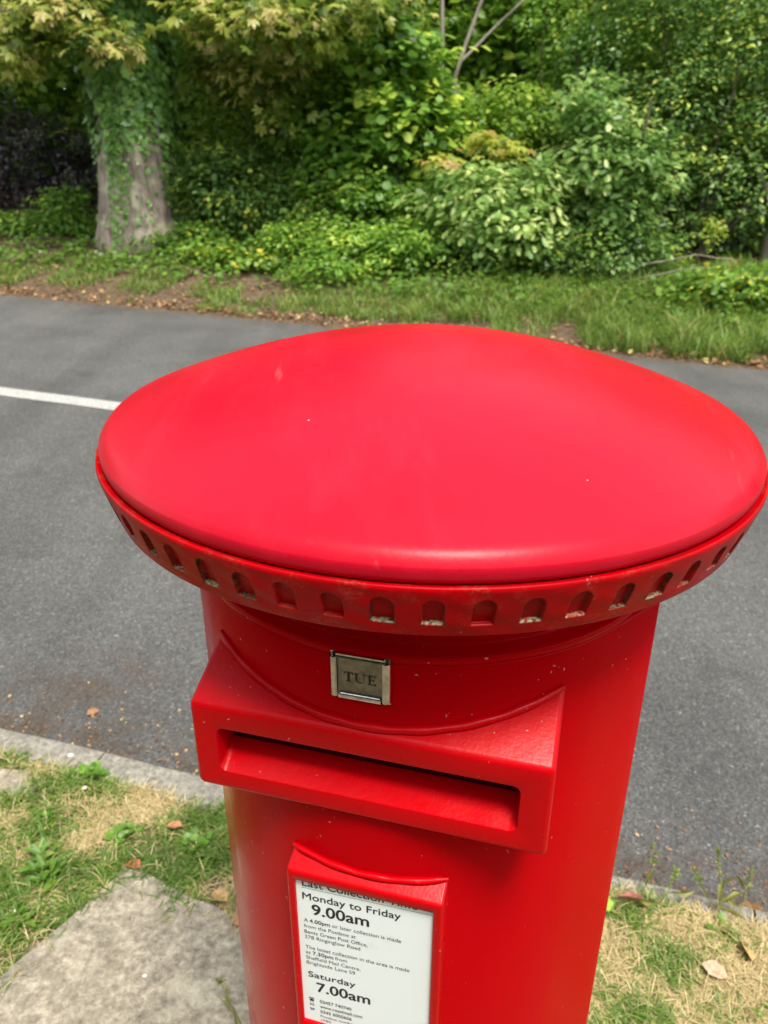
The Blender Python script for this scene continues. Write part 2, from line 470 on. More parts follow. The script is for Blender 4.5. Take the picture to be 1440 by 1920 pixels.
def slab(name, corners, h):
    k = MB()
    pts = []
    n = len(corners)
    for q in range(n):                                  # worn edge: subdivide and jitter
        p, r_ = np.array(corners[q]), np.array(corners[(q + 1) % n])
        for s in np.linspace(0, 1, 14)[:-1]:
            jit = 0.004 * rng.standard_normal(2) if s > 0 else np.zeros(2)
            pts.append(p + (r_ - p) * s + jit)
    c = np.mean(pts, 0)
    lo = [G(*p, -0.06) for p in pts]; hi = [G(*p, h - 0.005) for p in pts]
    inn = [G(*(p + (c - p) * 0.012), h) for p in pts]
    k.loops([lo, hi, inn], cap1=True)
    return tag(k.build(name, M_SLAB, smooth=50), kind='structure')
slab("paving_slab", [(0.835, 0.462), (0.02, 0.300), (0.20, -0.70), (1.155, -0.55)], 0.014)
slab("paving_slab", [(2.1, 0.60), (1.22, 0.665), (1.24, 0.585), (1.45, 0.52), (2.1, 0.50)], 0.006)

# ------------------------------------------------------------------ post box
RIM = 1.42
PH = -0.2710
post = empty("post_box", (0, 0, 0), "red cast iron post box with a wide domed cap beside the kerb", "post box")
# local frame of the box front: u right, v outwards
BX, BY = 0.0026, -0.0002
def L3(u, v, z):
    return (BX + math.cos(PH) * u + math.sin(PH) * v, BY + math.sin(PH) * u - math.cos(PH) * v, RIM + z)
CAPM = Matrix.Translation((-0.0012, -0.0052, RIM + 0.0085)) @ Matrix.Scale(1.007, 4) @ Vector((0.0126, -0.0166, 1)).normalized().to_track_quat('Z', 'Y').to_matrix().to_4x4()
CAPN = np.array(CAPM)

def lathe(name, prof, n, mat, parent, M=None, smooth=True):
    P = np.array(prof, float); m = len(P)
    th = np.linspace(0, 2 * np.pi, n, endpoint=False)
    V = np.stack([P[None, :, 0] * np.sin(th)[:, None], -P[None, :, 0] * np.cos(th)[:, None], np.broadcast_to(P[None, :, 1], (n, m))], -1).reshape(-1, 3)
    if M is not None: V = V @ M[:3, :3].T + M[:3, 3]
    i = np.arange(n)[:, None] * m + np.arange(m - 1)[None]; j = (np.arange(n)[:, None] + 1) % n * m + np.arange(m - 1)[None]
    F = np.stack([i, j, j + 1, i + 1], -1).reshape(-1, 4)
    return mesh_np(name, V, F, mat, parent, smooth=smooth)

# dome of the cap
RD, Z0, HD, ND = 0.3062, 0.0178, 0.0715, 1.80
prof = [(0.2950, -0.0004), (0.3040, 0.0000), (0.3053, 0.0015), (0.3059, 0.0040), (0.3062, 0.0075)]
rs = np.concatenate([[0.3062, 0.3056, 0.3046, 0.3034, 0.3020, 0.3004, 0.2985, 0.2962, 0.2935, 0.2905, 0.2870], np.linspace(0.2835, 0.0008, 60)])
for r_ in rs:
    z = Z0 + HD * (1 - (math.hypot(r_, 0.02) / 0.3068) ** ND)
    if r_ > 0.2940: z -= 0.0066 * ((r_ - 0.2940) / 0.0122) ** 2.6
    prof.append((r_, z))
lathe("cap", prof, 256, M_DOME, post, CAPN)

# cornice band below it with the ring of arched niches
N = 58; NC = N * 54; NRW = 84
th = np.linspace(0, 2 * np.pi, NC, endpoint=False)
tops = [(0.2960, -0.0016), (0.3065, -0.0014), (0.3082, -0.0002), (0.3092, 0.0002), (0.3101, -0.0006), (0.3104, -0.0018)]
zz = np.linspace(-0.0030, -0.0425, NRW)
side = [(0.3104 + (0.2985 - 0.3104) * ((-z - 0.003) / 0.0395) ** 1.15, z) for z in zz]
bots = [(0.2980, -0.0437), (0.2965, -0.0445), (0.2935, -0.0448), (0.275, -0.0462), (0.223, -0.0500)]
P = np.array(tops + side + bots); m = len(P)
TH, ZZ = np.meshgrid(th, P[:, 1], indexing='ij')
RR = np.broadcast_to(P[:, 0], TH.shape).copy()
pitch = 2 * np.pi / N
ph0 = R(-1.9)
cell = np.round((TH - ph0) / pitch)
rj = np.random.default_rng(3); jit = rj.standard_normal((N + 2, 6))
cidx = (cell.astype(int)) % N
s = ((TH - ph0) - cell * pitch) * 0.303 + jit[cidx, 0] * 0.00035
w = 0.0074 + jit[cidx, 1] * 0.00025
zc = -0.0172 + jit[cidx, 2] * 0.0004; zb = -0.0330 + jit[cidx, 3] * 0.0006
dx = np.abs(s) - w
sdf = np.where(ZZ > zc, np.hypot(s, ZZ - zc) - w, np.maximum(dx, zb - ZZ))
issd = np.zeros(m, bool); issd[len(tops):len(tops) + NRW] = True
dep = 0.0042 * (1 - smoothstep(sdf, -0.0006, 0.0003)) * issd[None]
RR -= dep
RR += 0.00025 * np.sin(TH * 37 + ZZ * 300) * issd[None] * np.sin(TH * 13)
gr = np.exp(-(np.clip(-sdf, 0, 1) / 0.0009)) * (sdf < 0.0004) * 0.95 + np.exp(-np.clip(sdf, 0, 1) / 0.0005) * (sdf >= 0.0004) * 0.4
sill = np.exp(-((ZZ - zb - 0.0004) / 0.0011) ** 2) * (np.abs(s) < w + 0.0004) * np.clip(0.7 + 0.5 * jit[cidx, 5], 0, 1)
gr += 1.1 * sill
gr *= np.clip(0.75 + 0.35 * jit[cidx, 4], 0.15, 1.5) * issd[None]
X = np.stack([RR * np.sin(TH), -RR * np.cos(TH), ZZ], -1).reshape(-1, 3) @ CAPN[:3, :3].T + CAPN[:3, 3]
i = np.arange(NC)[:, None] * m + np.arange(m - 1)[None]; j = (np.arange(NC)[:, None] + 1) % NC * m + np.arange(m - 1)[None]
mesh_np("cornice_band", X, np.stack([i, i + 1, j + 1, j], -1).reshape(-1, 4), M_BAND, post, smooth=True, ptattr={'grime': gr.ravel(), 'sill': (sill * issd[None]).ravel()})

# neck and collar
RB = 0.2362
lathe("neck", [(0.2215, RIM - 0.044), (0.2215, RIM - 0.102), (0.2235, RIM - 0.1055), (0.2330, RIM - 0.1062), (0.2358, RIM - 0.1070), (0.2366, RIM - 0.1085), (0.2362, RIM - 0.1115), (0.2353, RIM - 0.1150), (0.2300, RIM - 0.1160)],
      256, M_BODY, post, np.array(Matrix.Translation((BX, BY, 0))))

# body: front half drum with square-shouldered side flanges, drum behind
def body_loop(inset=0.0):
    pts = []
    r0 = 0.2352 - inset; a54 = R(54); Lw = 0.080 - inset
    def fl(sgn):
        cx, cv = 0.2352 * math.sin(a54), 0.2352 * math.cos(a54)
        nx, nv = math.sin(a54), math.cos(a54)              # outward normal
        tx, tv = math.cos(a54), -math.sin(a54)              # tangent going back
        out = []
        p1 = (cx - nx * inset, cv - nv * inset)
        for q in np.linspace(0.1, 1, 5):
            out.append((sgn * (p1[0] + tx * (Lw - 0.008) * q), p1[1] + tv * (Lw - 0.008) * q))
        ccx, ccv = p1[0] + tx * (Lw - 0.008) - nx * 0.008, p1[1] + tv * (Lw - 0.008) - nv * 0.008
        for q in np.linspace(0.15, 1, 6):                  # rounded outer corner
            an = q * R(100)
            out.append((sgn * (ccx + 0.008 * (nx * math.cos(an) + tx * math.sin(an))), ccv + 0.008 * (nv * math.cos(an) + tv * math.sin(an))))
        out.append((sgn * (0.214 - inset), 0.060)); out.append((sgn * (0.214 - inset), 0.050))
        return out
    right = fl(1)
    for q in np.linspace(-54, 54, 73): pts.append((r0 * math.sin(R(q)), r0 * math.cos(R(q))))
    pts += right
    a_s = math.degrees(math.atan2(0.214, 0.05)) + 2
    for q in np.linspace(a_s, 360 - a_s, 60): pts.append(((0.2185 - inset) * math.sin(R(q)), (0.2185 - inset) * math.cos(R(q))))
    pts += fl(-1)[::-1]
    return pts
mb = MB()
prof_b = [(0.006, -0.1140), (0.0025, -0.1146), (0.0008, -0.1158), (0.0, -0.1170), (0.0, -0.2095), (0.0, -0.2550), (0.0, -0.30), (0.0, -0.7), (0.0, -1.36), (-0.014, -1.375), (-0.014, -1.45)]
mb.loops([[L3(u, v, z) for u, v in body_loop(ins)] for ins, z in prof_b], cap0=True, cap1=True)
nb = len(body_loop())
kz = [z for _, z in prof_b].index(-0.2095)
mb.f = [f for q, f in enumerate(mb.f) if not (kz * nb <= q < kz * nb + 73 and abs((q - kz * nb) * 1.5 - 54 + 0.75) < 37)]   # opening behind the slot
mb.build("body", M_BODY, post, smooth=35)

# letter slot hood
def rrect(u0, u1, z0, z1, rad, v, nseg=6, ztop=None):
    pts = []
    for cx, cz, s0 in ((u1 - rad, z1 - rad, 0), (u0 + rad, z1 - rad, 90), (u0 + rad, z0 + rad, 180), (u1 - rad, z0 + rad, 270)):
        for k in range(nseg + 1):
            an = R(s0 + 90 * k / nseg)
            pts.append((cx + rad * math.cos(an), v, cz + rad * math.sin(an)))
        # straight run subdivided so big faces shade cleanly
    return pts
VF = 0.2433; WS = 0.159; ZT, ZBm = -0.1845, -0.2775
def hood_top(v): return ZT + 0.46 * (VF - v)
def hood_loop(ins, v, rad):
    l = rrect(-WS + ins, WS - ins, ZBm + ins, ZT - ins, rad, v)
    return l
mb = MB()
AP = (-0.1345, 0.1330, -0.2560, -0.2085)
Ls = []
# outer skin from the back to the front
def lift(l, v):                        # pull the top edge up along the sloping top
    out = []
    for (u, _, z) in l:
        f = max(0.0, (z - ZBm) / (ZT - ZBm))
        out.append((u, v, z + (hood_top(v) - ZT) * (f if f > 0.8 else 0.0)))
    return out
Ls.append(lift(hood_loop(0, VF, 0.005), 0.10))
Ls.append(lift(hood_loop(0, VF, 0.005), VF - 0.0045))
for q in (25, 50, 75, 90):
    an = R(q); Ls.append(lift(hood_loop(0.0045 * (1 - math.cos(an)), VF, 0.005), VF - 0.0045 * (1 - math.sin(an))))
# the front face, then the aperture's rounded lip and throat
Ls.append(rrect(AP[0] - 0.003, AP[1] + 0.003, AP[2] - 0.003, AP[3] + 0.003, 0.009, VF))
Ls.append(rrect(AP[0] - 0.0008, AP[1] + 0.0008, AP[2] - 0.0008, AP[3] + 0.0008, 0.0075, VF - 0.0006))
Ls.append(rrect(*AP, 0.007, VF - 0.0025))
def throat(l, v, sill):
    return [(u, v, max(z, AP[2] + sill)) for (u, _, z) in l]
apl = rrect(AP[0], AP[1], AP[2], AP[3], 0.007, VF)
Ls.append(throat(apl, VF - 0.028, 0.0150))
Ls.append(throat(apl, VF - 0.030, 0.0156))
LL = [[L3(*p) for p in l] for l in Ls]
mb.loops(LL)
# cast fillet (bead) where the hood's top meets the drum
def bead(mbx, w_, zf, rad, rr=RB):
    pts = []
    for u in np.linspace(-w_, w_, 60):
        v = math.sqrt(rr * rr - u * u)
        pts.append(L3(u, v + 0.0008, zf(v) + 0.0008 + 0.0003 * math.sin(u * 210)))
    mbx.tube(pts, [rad * (0.5 + 0.5 * min(1, (w_ - abs(u)) / 0.01)) * (1 + 0.08 * math.sin(u * 160)) for u in np.linspace(-w_, w_, 60)], 8)
bead(mb, WS - 0.001, hood_top, 0.0042)
hood = mb.build("slot_hood", M_HOOD, post, smooth=48)
# dark throat behind the sill
mb = MB()
mb.loops([[L3(*p) for p in throat(apl, VF - 0.0295, 0.0156)], [L3(*p) for p in throat(apl, 0.12, 0.0156)]], cap1=True)
mb.build("slot_throat", M_DARK, hood, smooth=30)

# day tab holder with engraved plate
UT, ZTt, HWt = -0.0016, -0.1318, 0.0255
VT = math.sqrt(RB ** 2 - 0.025 ** 2)
mb = MB()
def bx(mbx, u, v, z, du, dv, dz):
    vs = [L3(u + sx * du / 2, v + sv * dv / 2, z + sz * dz / 2) for sx in (-1, 1) for sv in (-1, 1) for sz in (-1, 1)]
    mbx.add(vs, [(0, 1, 3, 2), (4, 6, 7, 5), (0, 4, 5, 1), (2, 3, 7, 6), (0, 2, 6, 4), (1, 5, 7, 3)])
bx(mb, UT, VT + 0.0005, ZTt, 0.0502, 0.0020, 0.0440)                      # back plate
def lipbar(p0, p1, inward, n=7):                                          # folded rail along one side
    L = []
    for (u, z, cut) in (p0, p1):
        l = []
        for k in range(n):
            an = R(-20 + 130 * k / (n - 1))
            off = 0.0046 * math.cos(an)
            l.append(L3(u - inward[0] * off + inward[0] * 0.0046 * 0 , VT + 0.0012 + 0.0052 * math.sin(an), z - inward[1] * off))
        L.append(l)
    mb.loops(L, close=False)
    L2 = [[tuple(np.array(q) - np.array(L3(0, 0.0006, 0)) + np.array(L3(0, 0, 0)) + np.array([inward[0] * 0.0006 * math.cos(PH), inward[0] * 0.0006 * math.sin(PH), inward[1] * 0.0006])) for q in l] for l in L]
    mb.loops(L2, close=False)
e = 0.0245
lipbar((UT - 0.0215, ZTt - 0.0190, 0), (UT - 0.0215, ZTt + 0.0190, 0), (1, 0))
lipbar((UT + 0.0215, ZTt - 0.0190, 0), (UT + 0.0215, ZTt + 0.0190, 0), (-1, 0))
lipbar((UT - 0.0180, ZTt - 0.0180, 0), (UT + 0.0180, ZTt - 0.0180, 0), (0, 1))
bx(mb, UT, VT + 0.0028, ZTt + 0.0214, 0.0400, 0.0036, 0.0012)             # top rail left open
mb.loops([[L3(UT - 0.0180, VT + 0.0064, ZTt - 0.0186), L3(UT + 0.0180, VT + 0.0064, ZTt - 0.0186)], [L3(UT - 0.0172, VT + 0.0058, ZTt - 0.0172), L3(UT + 0.0172, VT + 0.0058, ZTt - 0.0172)],
          [L3(UT - 0.0165, VT + 0.0040, ZTt - 0.0158), L3(UT + 0.0165, VT + 0.0040, ZTt - 0.0158)]], close=False)
holder = mb.build("day_tab_holder", M_CHROME, post, smooth=40, fix=False)
mb = MB()
bx(mb, UT, VT + 0.0028, ZTt - 0.0012, 0.0420, 0.0016, 0.0375)
plate = mb.build("day_plate", M_PLATE, holder)
# serif letters T U E, built stroke by stroke on a plane just proud of the plate
def serif_letters():
    k = MB(); v = VT + 0.0028 + 0.0011
    H = 0.0092
    def quad(u0, z0, u1, z1, org):
        vs = [(org + u0, z0), (org + u1, z0), (org + u1, z1), (org + u0, z1)]
        k.add([L3(UT + a_, v, ZTt - 0.0042 + b_) for a_, b_ in vs], [(0, 1, 2, 3)])
    def poly(ps, org):
        k.add([L3(UT + org + a_, v, ZTt - 0.0042 + b_) for a_, b_ in ps], [tuple(range(len(ps)))])
    # T
    o = -0.0135
    quad(0.0029, 0, 0.0049, H, o); quad(0.0017, 0, 0.0029, 0.0007, o); quad(0.0049, 0, 0.0061, 0.0007, o)
    quad(0, H - 0.0008, 0.0029, H, o); quad(0.0049, H - 0.0008, 0.0078, H, o)
    poly([(0, H - 0.0008), (0, H - 0.0028), (0.0012, H - 0.0008)], o); poly([(0.0078, H - 0.0008), (0.0066, H - 0.0008), (0.0078, H - 0.0028)], o)
    # U
    o = -0.0050
    ring = []
    n = 12
    for q in range(n + 1):
        an = math.pi + math.pi * q / n
        ring.append(((0.0049 + 0.0037 * math.cos(an), 0.0034 + 0.0035 * math.sin(an)), (0.0053 + 0.0026 * math.cos(an) * (1.0 if q < 6 else 1.12), 0.0034 + 0.0027 * math.sin(an))))
    for q in range(n):
        poly([ring[q][0], ring[q + 1][0], ring[q + 1][1], ring[q][1]], o)
    quad(0.0012, 0.0034, 0.0028, H, o); quad(0.0080, 0.0034, 0.0086, H, o)
    quad(0.0001, H - 0.0007, 0.0012, H, o); quad(0.0028, H - 0.0007, 0.0040, H, o); quad(0.0068, H - 0.0007, 0.0080, H, o); quad(0.0086, H - 0.0007, 0.0098, H, o)
    # E
    o = 0.0062
    quad(0.0011, 0, 0.0029, H, o); quad(0, 0, 0.0011, 0.0007, o); quad(0, H - 0.0007, 0.0011, H, o)
    quad(0.0029, 0, 0.0072, 0.0008, o); quad(0.0029, H - 0.0008, 0.0068, H, o); quad(0.0029, 0.0043, 0.0054, 0.0051, o)
    poly([(0.0072, 0.0008), (0.0060, 0.0008), (0.0076, 0.0030), (0.0072, 0.0)], o) ; poly([(0.0068, H - 0.0008), (0.0068, H - 0.0028), (0.0058, H - 0.0008)], o)
    poly([(0.0054, 0.0043), (0.0058, 0.0030), (0.0058, 0.0064), (0.0054, 0.0051)], o)
    return k.build("day_lettering", M_INK2, holder, fix=False)
serif_letters()

# collection notice: frame, card, printing
mb = MB()
FV = 0.2462
FO = (-0.0757, 0.0757, -0.606, -0.3605)       # outer
FI = (-0.0683, 0.0667, -0.5845, -0.3725)      # opening
Ls = []
def lift2(l, v):
    return [(u, v, z + (0.010 * (FV - v) / 0.03 if z > -0.40 else 0)) for (u, _, z) in l]
Ls.append(lift2(rrect(*FO, 0.003, FV), 0.16))
Ls.append(lift2(rrect(*FO, 0.003, FV), FV - 0.0028))
for q in (30, 60, 90):
    an = R(q); i_ = 0.0028 * (1 - math.cos(an))
    Ls.append(rrect(FO[0] + i_, FO[1] - i_, FO[2] + i_, FO[3] - i_, 0.003, FV - 0.0028 * (1 - math.sin(an))))
Ls.append(rrect(FI[0] - 0.0012, FI[1] + 0.0012, FI[2] - 0.0012, FI[3] + 0.0012, 0.002, FV))
Ls.append(rrect(*FI, 0.0015, FV - 0.0012))
Ls.append(rrect(*FI, 0.0015, FV - 0.0060))
mb.loops([[L3(*p) for p in l] for l in Ls])
bead(mb, 0.0760, lambda v: -0.3605 + 0.010 * (FV - v) / 0.03 + 0.002, 0.0034)
frame = mb.build("notice_frame", M_HOOD, post, smooth=45)
mb = MB()
bx(mb, (FI[0] + FI[1]) / 2, FV - 0.0046, (FI[2] + FI[3]) / 2, FI[1] - FI[0] + 0.004, 0.0012, FI[3] - FI[2] + 0.004)
mb.build("notice_card", M_CARD, frame)

def text_verts(body, bold=0.0):
    cu = bpy.data.curves.new("t", 'FONT'); cu.body = body; cu.size = 1.0; cu.offset = bold; cu.resolution_u = 4
    ob = bpy.data.objects.new("t", cu); COL.objects.link(ob)
    dg = bpy.context.evaluated_depsgraph_get()
    me = bpy.data.meshes.new_from_object(ob.evaluated_get(dg))
    V = np.array([v.co[:] for v in me.vertices]); F = [tuple(p.vertices) for p in me.polygons]
    bpy.data.objects.remove(ob); bpy.data.curves.remove(cu); bpy.data.meshes.remove(me)
    return V, F
TV = FV - 0.0046 + 0.0006 + 0.00025
TILT = 0.042
def put(mbx, body, u0, u1, z, cap, bold=0.0):
    """cap: height of a capital in metres; width stretched to run from u0 to u1"""
    V, F = text_verts(body)
    x0, x1 = V[:, 0].min(), V[:, 0].max()
    us = u0 + (V[:, 0] - x0) / (x1 - x0) * (u1 - u0)
    zs = z + V[:, 1] * cap / 0.73 + (us - u0) * TILT
    for q, d_ in enumerate(((0, 0),) if not bold else ((-0.9, 0), (-0.3, 0.5), (0.3, -0.5), (0.9, 0), (0, 0.6), (0, -0.6))):
        o_ = bold * cap * 1.6
        mbx.add([L3(a_ + d_[0] * o_, TV + q * 0.00002, b_ + d_[1] * o_) for a_, b_ in zip(us, zs)], F)
ink = MB()
put(ink, "Last Collection Time", -0.0617, 0.0514, -0.3822, 0.0100, 0.010)
k0 = [(-0.0625, -0.3848), (0.0655, -0.3803), (0.0655, -0.3799), (-0.0625, -0.3844)]
ink.add([L3(a_, TV, b_) for a_, b_ in k0], [(0, 1, 2, 3)])
put(ink, "Monday to Friday", -0.0622, 0.0358, -0.4000, 0.0096, 0.012)
put(ink, "9.00am", -0.0530, 0.0045, -0.4190, 0.0150, 0.020)
put(ink, "A ", -0.0621, -0.0578, -0.4320, 0.0052)
put(ink, "4.00pm", -0.0562, -0.0350, -0.4317, 0.0054, 0.012)
put(ink, "or later collection is made", -0.0328, 0.0364, -0.4308, 0.0052)
put(ink, "from the Postbox at", -0.0624, -0.0088, -0.4405, 0.0052)
put(ink, "Bents Green Post Office,", -0.0623, 0.0031, -0.4486, 0.0052)
put(ink, "278 Ringinglow Road", -0.0623, -0.0045, -0.4562, 0.0052)
put(ink, "The latest collection in the area is made", -0.0622, 0.0452, -0.4712, 0.0052)
put(ink, "at ", -0.0623, -0.0570, -0.4790, 0.0052)
put(ink, "7.30pm", -0.0548, -0.0330, -0.4787, 0.0054, 0.012)
put(ink, "from", -0.0310, -0.0185, -0.4777, 0.0052)
put(ink, "Sheffield Mail Centre,", -0.0622, -0.0047, -0.4868, 0.0052)
put(ink, "Brightside Lane S9", -0.0621, -0.0103, -0.4945, 0.0052)
put(ink, "Saturday", -0.0610, -0.0103, -0.5138, 0.0088, 0.012)
put(ink, "7.00am", -0.0523, 0.0048, -0.5345, 0.0150, 0.020)
put(ink, "03457 740740", -0.0499, -0.0154, -0.5520, 0.0050, 0.006)
put(ink, "www.royalmail.com", -0.0499, -0.0037, -0.5600, 0.0050, 0.006)
put(ink, "0345 6000606", -0.0499, -0.0154, -0.5683, 0.0050, 0.006)
put(ink, "Postbox number S", -0.0499, -0.0080, -0.5755, 0.0040)
put(ink, "(78S", -0.0499, -0.0385, -0.5818, 0.0036)
ink.build("printed_text", M_INK, frame, fix=False)
ic = MB()
def icp(ps): ic.add([L3(a_, TV, b_) for a_, b_ in ps], [tuple(range(len(ps)))])
def ibar(u0, z0, u1, z1): icp([(u0, z0), (u1, z0), (u1, z1), (u0, z1)])
# telephone
ibar(-0.0612, -0.5528, -0.0566, -0.5500); icp([(-0.0603, -0.5500), (-0.0575, -0.5500), (-0.0581, -0.5484), (-0.0597, -0.5484)])
ibar(-0.0616, -0.5478, -0.0562, -0.5468); ibar(-0.0618, -0.5490, -0.0604, -0.5478); ibar(-0.0574, -0.5490, -0.0560, -0.5478)
# computer
for b_ in ((-0.0610, -0.5578, -0.0568, -0.5574), (-0.0610, -0.5552, -0.0568, -0.5548), (-0.0610, -0.5574, -0.0606, -0.5552), (-0.0572, -0.5574, -0.0568, -0.5552), (-0.0616, -0.5592, -0.0562, -0.5583)): ibar(*b_)
# text telephone
ibar(-0.0610, -0.5672, -0.0568, -0.5666); ibar(-0.0606, -0.5660, -0.0572, -0.5654); ibar(-0.0616, -0.5648, -0.0562, -0.5640); ibar(-0.0616, -0.5656, -0.0606, -0.5648); ibar(-0.0572, -0.5656, -0.0562, -0.5648)
ic.build("printed_icons", M_INK, frame, fix=False)

# ------------------------------------------------------------------ leaf engine
def T_oval(w=0.5, droop=0.1):
    f = min(0.07, 0.14 * w)
    v = np.array([(0, 0, 0), (0.33, w * 0.50, f), (0.72, w * 0.42, f * 0.6), (1, 0, -droop), (0.72, -w * 0.42, f * 0.6), (0.33, -w * 0.50, f)])
    return v, [np.array([[0, 3, 2, 1], [0, 5, 4, 3]])]
def T_palm():
    vs, fs = [], []
    for an, ln in ((-85, 0.62), (-42, 0.88), (0, 1.0), (42, 0.88), (85, 0.62)):
        c, s_ = math.cos(R(an)), math.sin(R(an)); k = len(vs)
        for x, y, z in ((0, 0, 0), (0.68, 0.21, -0.06), (1.0, 0, -0.30), (0.68, -0.21, -0.06)):
            vs.append(((x * c - y * s_) * ln, (x * s_ + y * c) * ln, z * ln))
        fs.append((k, k + 3, k + 2, k + 1))
    return np.array(vs), [np.array(fs)]
def T_oak():
    ps = [(0, 0), (0.2, 0.07), (0.34, 0.22), (0.46, 0.13), (0.62, 0.28), (0.72, 0.16), (0.88, 0.2), (1, 0), (0.88, -0.2), (0.72, -0.16), (0.62, -0.28), (0.46, -0.13), (0.34, -0.22), (0.2, -0.07)]
    v = np.array([(x, y, 0.25 * abs(y) - 0.10 * x * x) for x, y in ps])
    return v, [np.array([[0, 13, 12, 11, 3, 2, 1], [3, 11, 10, 9, 5, 4, 3][:6] + [4]]) if False else np.array([[0, 13, 12, 11, 10, 9, 8, 7, 6, 5, 4, 3, 2, 1]])]
def T_ivy():
    ps = [(0, 0), (-0.12, 0.36), (0.32, 0.34), (0.48, 0.46), (0.58, 0.22), (1, 0), (0.58, -0.22), (0.48, -0.46), (0.32, -0.34), (-0.12, -0.36)]
    v = np.array([(x, y, 0.10 * abs(y)) for x, y in ps])
    return v, [np.array([list(range(10))[::-1]])]
OVAL, NARROW, PALM, OAK, IVY = T_oval(0.62), T_oval(0.34, 0.2), T_palm(), T_oak(), T_ivy()
ROUND = T_oval(0.95, 0.05)

def unit(v): return v / np.maximum(np.linalg.norm(v, axis=-1, keepdims=True), 1e-9)

def leaves(C, Nrm, Ax, S, tmpl):
    tv, tf = tmpl; n = len(C); k = len(tv)
    Nrm = unit(Nrm); Ax = unit(Ax - Nrm * (Ax * Nrm).sum(-1, keepdims=True)); Sd = np.cross(Nrm, Ax)
    V = C[:, None] + S[:, None, None] * (tv[None, :, 0:1] * Ax[:, None] + tv[None, :, 1:2] * Sd[:, None] + tv[None, :, 2:3] * Nrm[:, None])
    F = [(np.arange(n)[:, None, None] * k + f[None]).reshape(-1, f.shape[1]) for f in tf]
    nf = sum(len(f) for f in tf)
    return V.reshape(-1, 3), F, nf

def clump_cloud(r, ells, n_cl, per, cr, flat=0.55, shell=0.35):
    """points in clumps through a set of ellipsoids: returns pts, clump id, outward dirs. ells rows: cx,cy,cz, rx,ry,rz"""
    ells = np.array(ells, float)
    vol = (ells[:, 3] * ells[:, 4] * ells[:, 5]) ** 0.8
    e = r.choice(len(ells), n_cl, p=vol / vol.sum())
    d = unit(r.standard_normal((n_cl, 3)))
    rad = np.clip(shell + (1 - shell) * r.random(n_cl) ** 0.5, 0, 1) * np.where(r.random(n_cl) < 0.3, r.uniform(1.0, 1.35, n_cl), 1.0)
    c = ells[e, :3] + d * rad[:, None] * ells[e, 3:]
    k = np.repeat(np.arange(n_cl), per)
    off = r.standard_normal((len(k), 3)) * cr * np.array([1, 1, flat])
    return c[k] + off, k, c, unit(c - ells[e, :3])[k], off

def foliage(name, ells, n_cl, per, cr, size, tmpl, mat, parent, seed, tone=(0.45, 0.18, 0.15), up=1.0, outw=0.6, flat=0.5, shell=0.35, droop=0.3, hi=0.0):
    r = np.random.default_rng(seed)
    P, k, c, out, off = clump_cloud(r, ells, n_cl, per, cr, flat, shell)
    n = len(P)
    Nrm = np.array([0, 0, up]) + out * outw * 0.8 + r.standard_normal((n, 3)) * 0.42
    Ax = unit(off) * 0.9 + out * outw + r.standard_normal((n, 3)) * 0.5 + np.array([0, 0, -droop])
    S = size * (0.45 + 0.95 * r.random(n))
    V, F, nf = leaves(P, Nrm, Ax, S, tmpl)
    tc = tone[0] + tone[1] * 1.25 * r.standard_normal(n_cl)
    if hi: tc = tc + (r.random(n_cl) < hi) * 0.4
    tn = np.clip(tc[k] + (tone[2] + 0.07) * r.standard_normal(n), 0, 1)
    return mesh_np(name, V, F, mat, parent, tone=np.repeat(tn, nf)), c

def loc(a, b, h):                       # a local offset (along, across, up) as a world vector
    return np.array([a * DH[0] + b * NH[0], a * DH[1] + b * NH[1], h])
def E_(a, b, h, ra, rb, rh):            # an ellipsoid row in plant-local space (axes close to world's)
    return (*loc(a, b, h), ra, rb, rh)

def wander(p0, p1, n, amp, r):
    p0, p1 = np.array(p0, float), np.array(p1, float)
    t = np.linspace(0, 1, n)[:, None]
    p = p0 + (p1 - p0) * t
    w_ = np.cumsum(r.standard_normal((n, 3)), 0) * amp; w_ -= w_[0]; w_ -= t * w_[-1] * 0.6
    return p + w_

def stems(name, tips, base, rad, mat, parent, seed, n=8, amp=0.03, sides=6, spread=0.05):
    r = np.random.default_rng(seed); k = MB()
    for q, tp in enumerate(tips):
        b0 = np.array(base) + np.array([*(r.standard_normal(2) * spread), 0.0])
        b0[2] = -0.06
        p = wander(b0, tp, n, amp, r)
        k.tube(p, list(np.linspace(rad, rad * 0.25, n)), sides)
    return k.build(name, mat, parent, smooth=60)

def plant(name, label, cat, a, b, ells, n_cl, per, cr, size, tmpl, mat, seed, group=None, stem_mat=None, stem_r=0.02, n_st=5, leafname='foliage', **kw):
    t = empty(name, G(a, b), label, cat, group)
    E = [E_(*e) for e in ells]
    o, c = foliage(leafname, E, int(n_cl * 1.25), int(per * 1.35), cr * 1.05, size * 0.78, tmpl, mat, t, seed, **kw)
    r = np.random.default_rng(seed + 500)
    if n_st:
        tips = c[r.choice(len(c), min(n_st, len(c)), replace=False)]
        stems('stem', tips, (0, 0, 0), stem_r, stem_mat or MB_DARK, t, seed + 900)
    return t

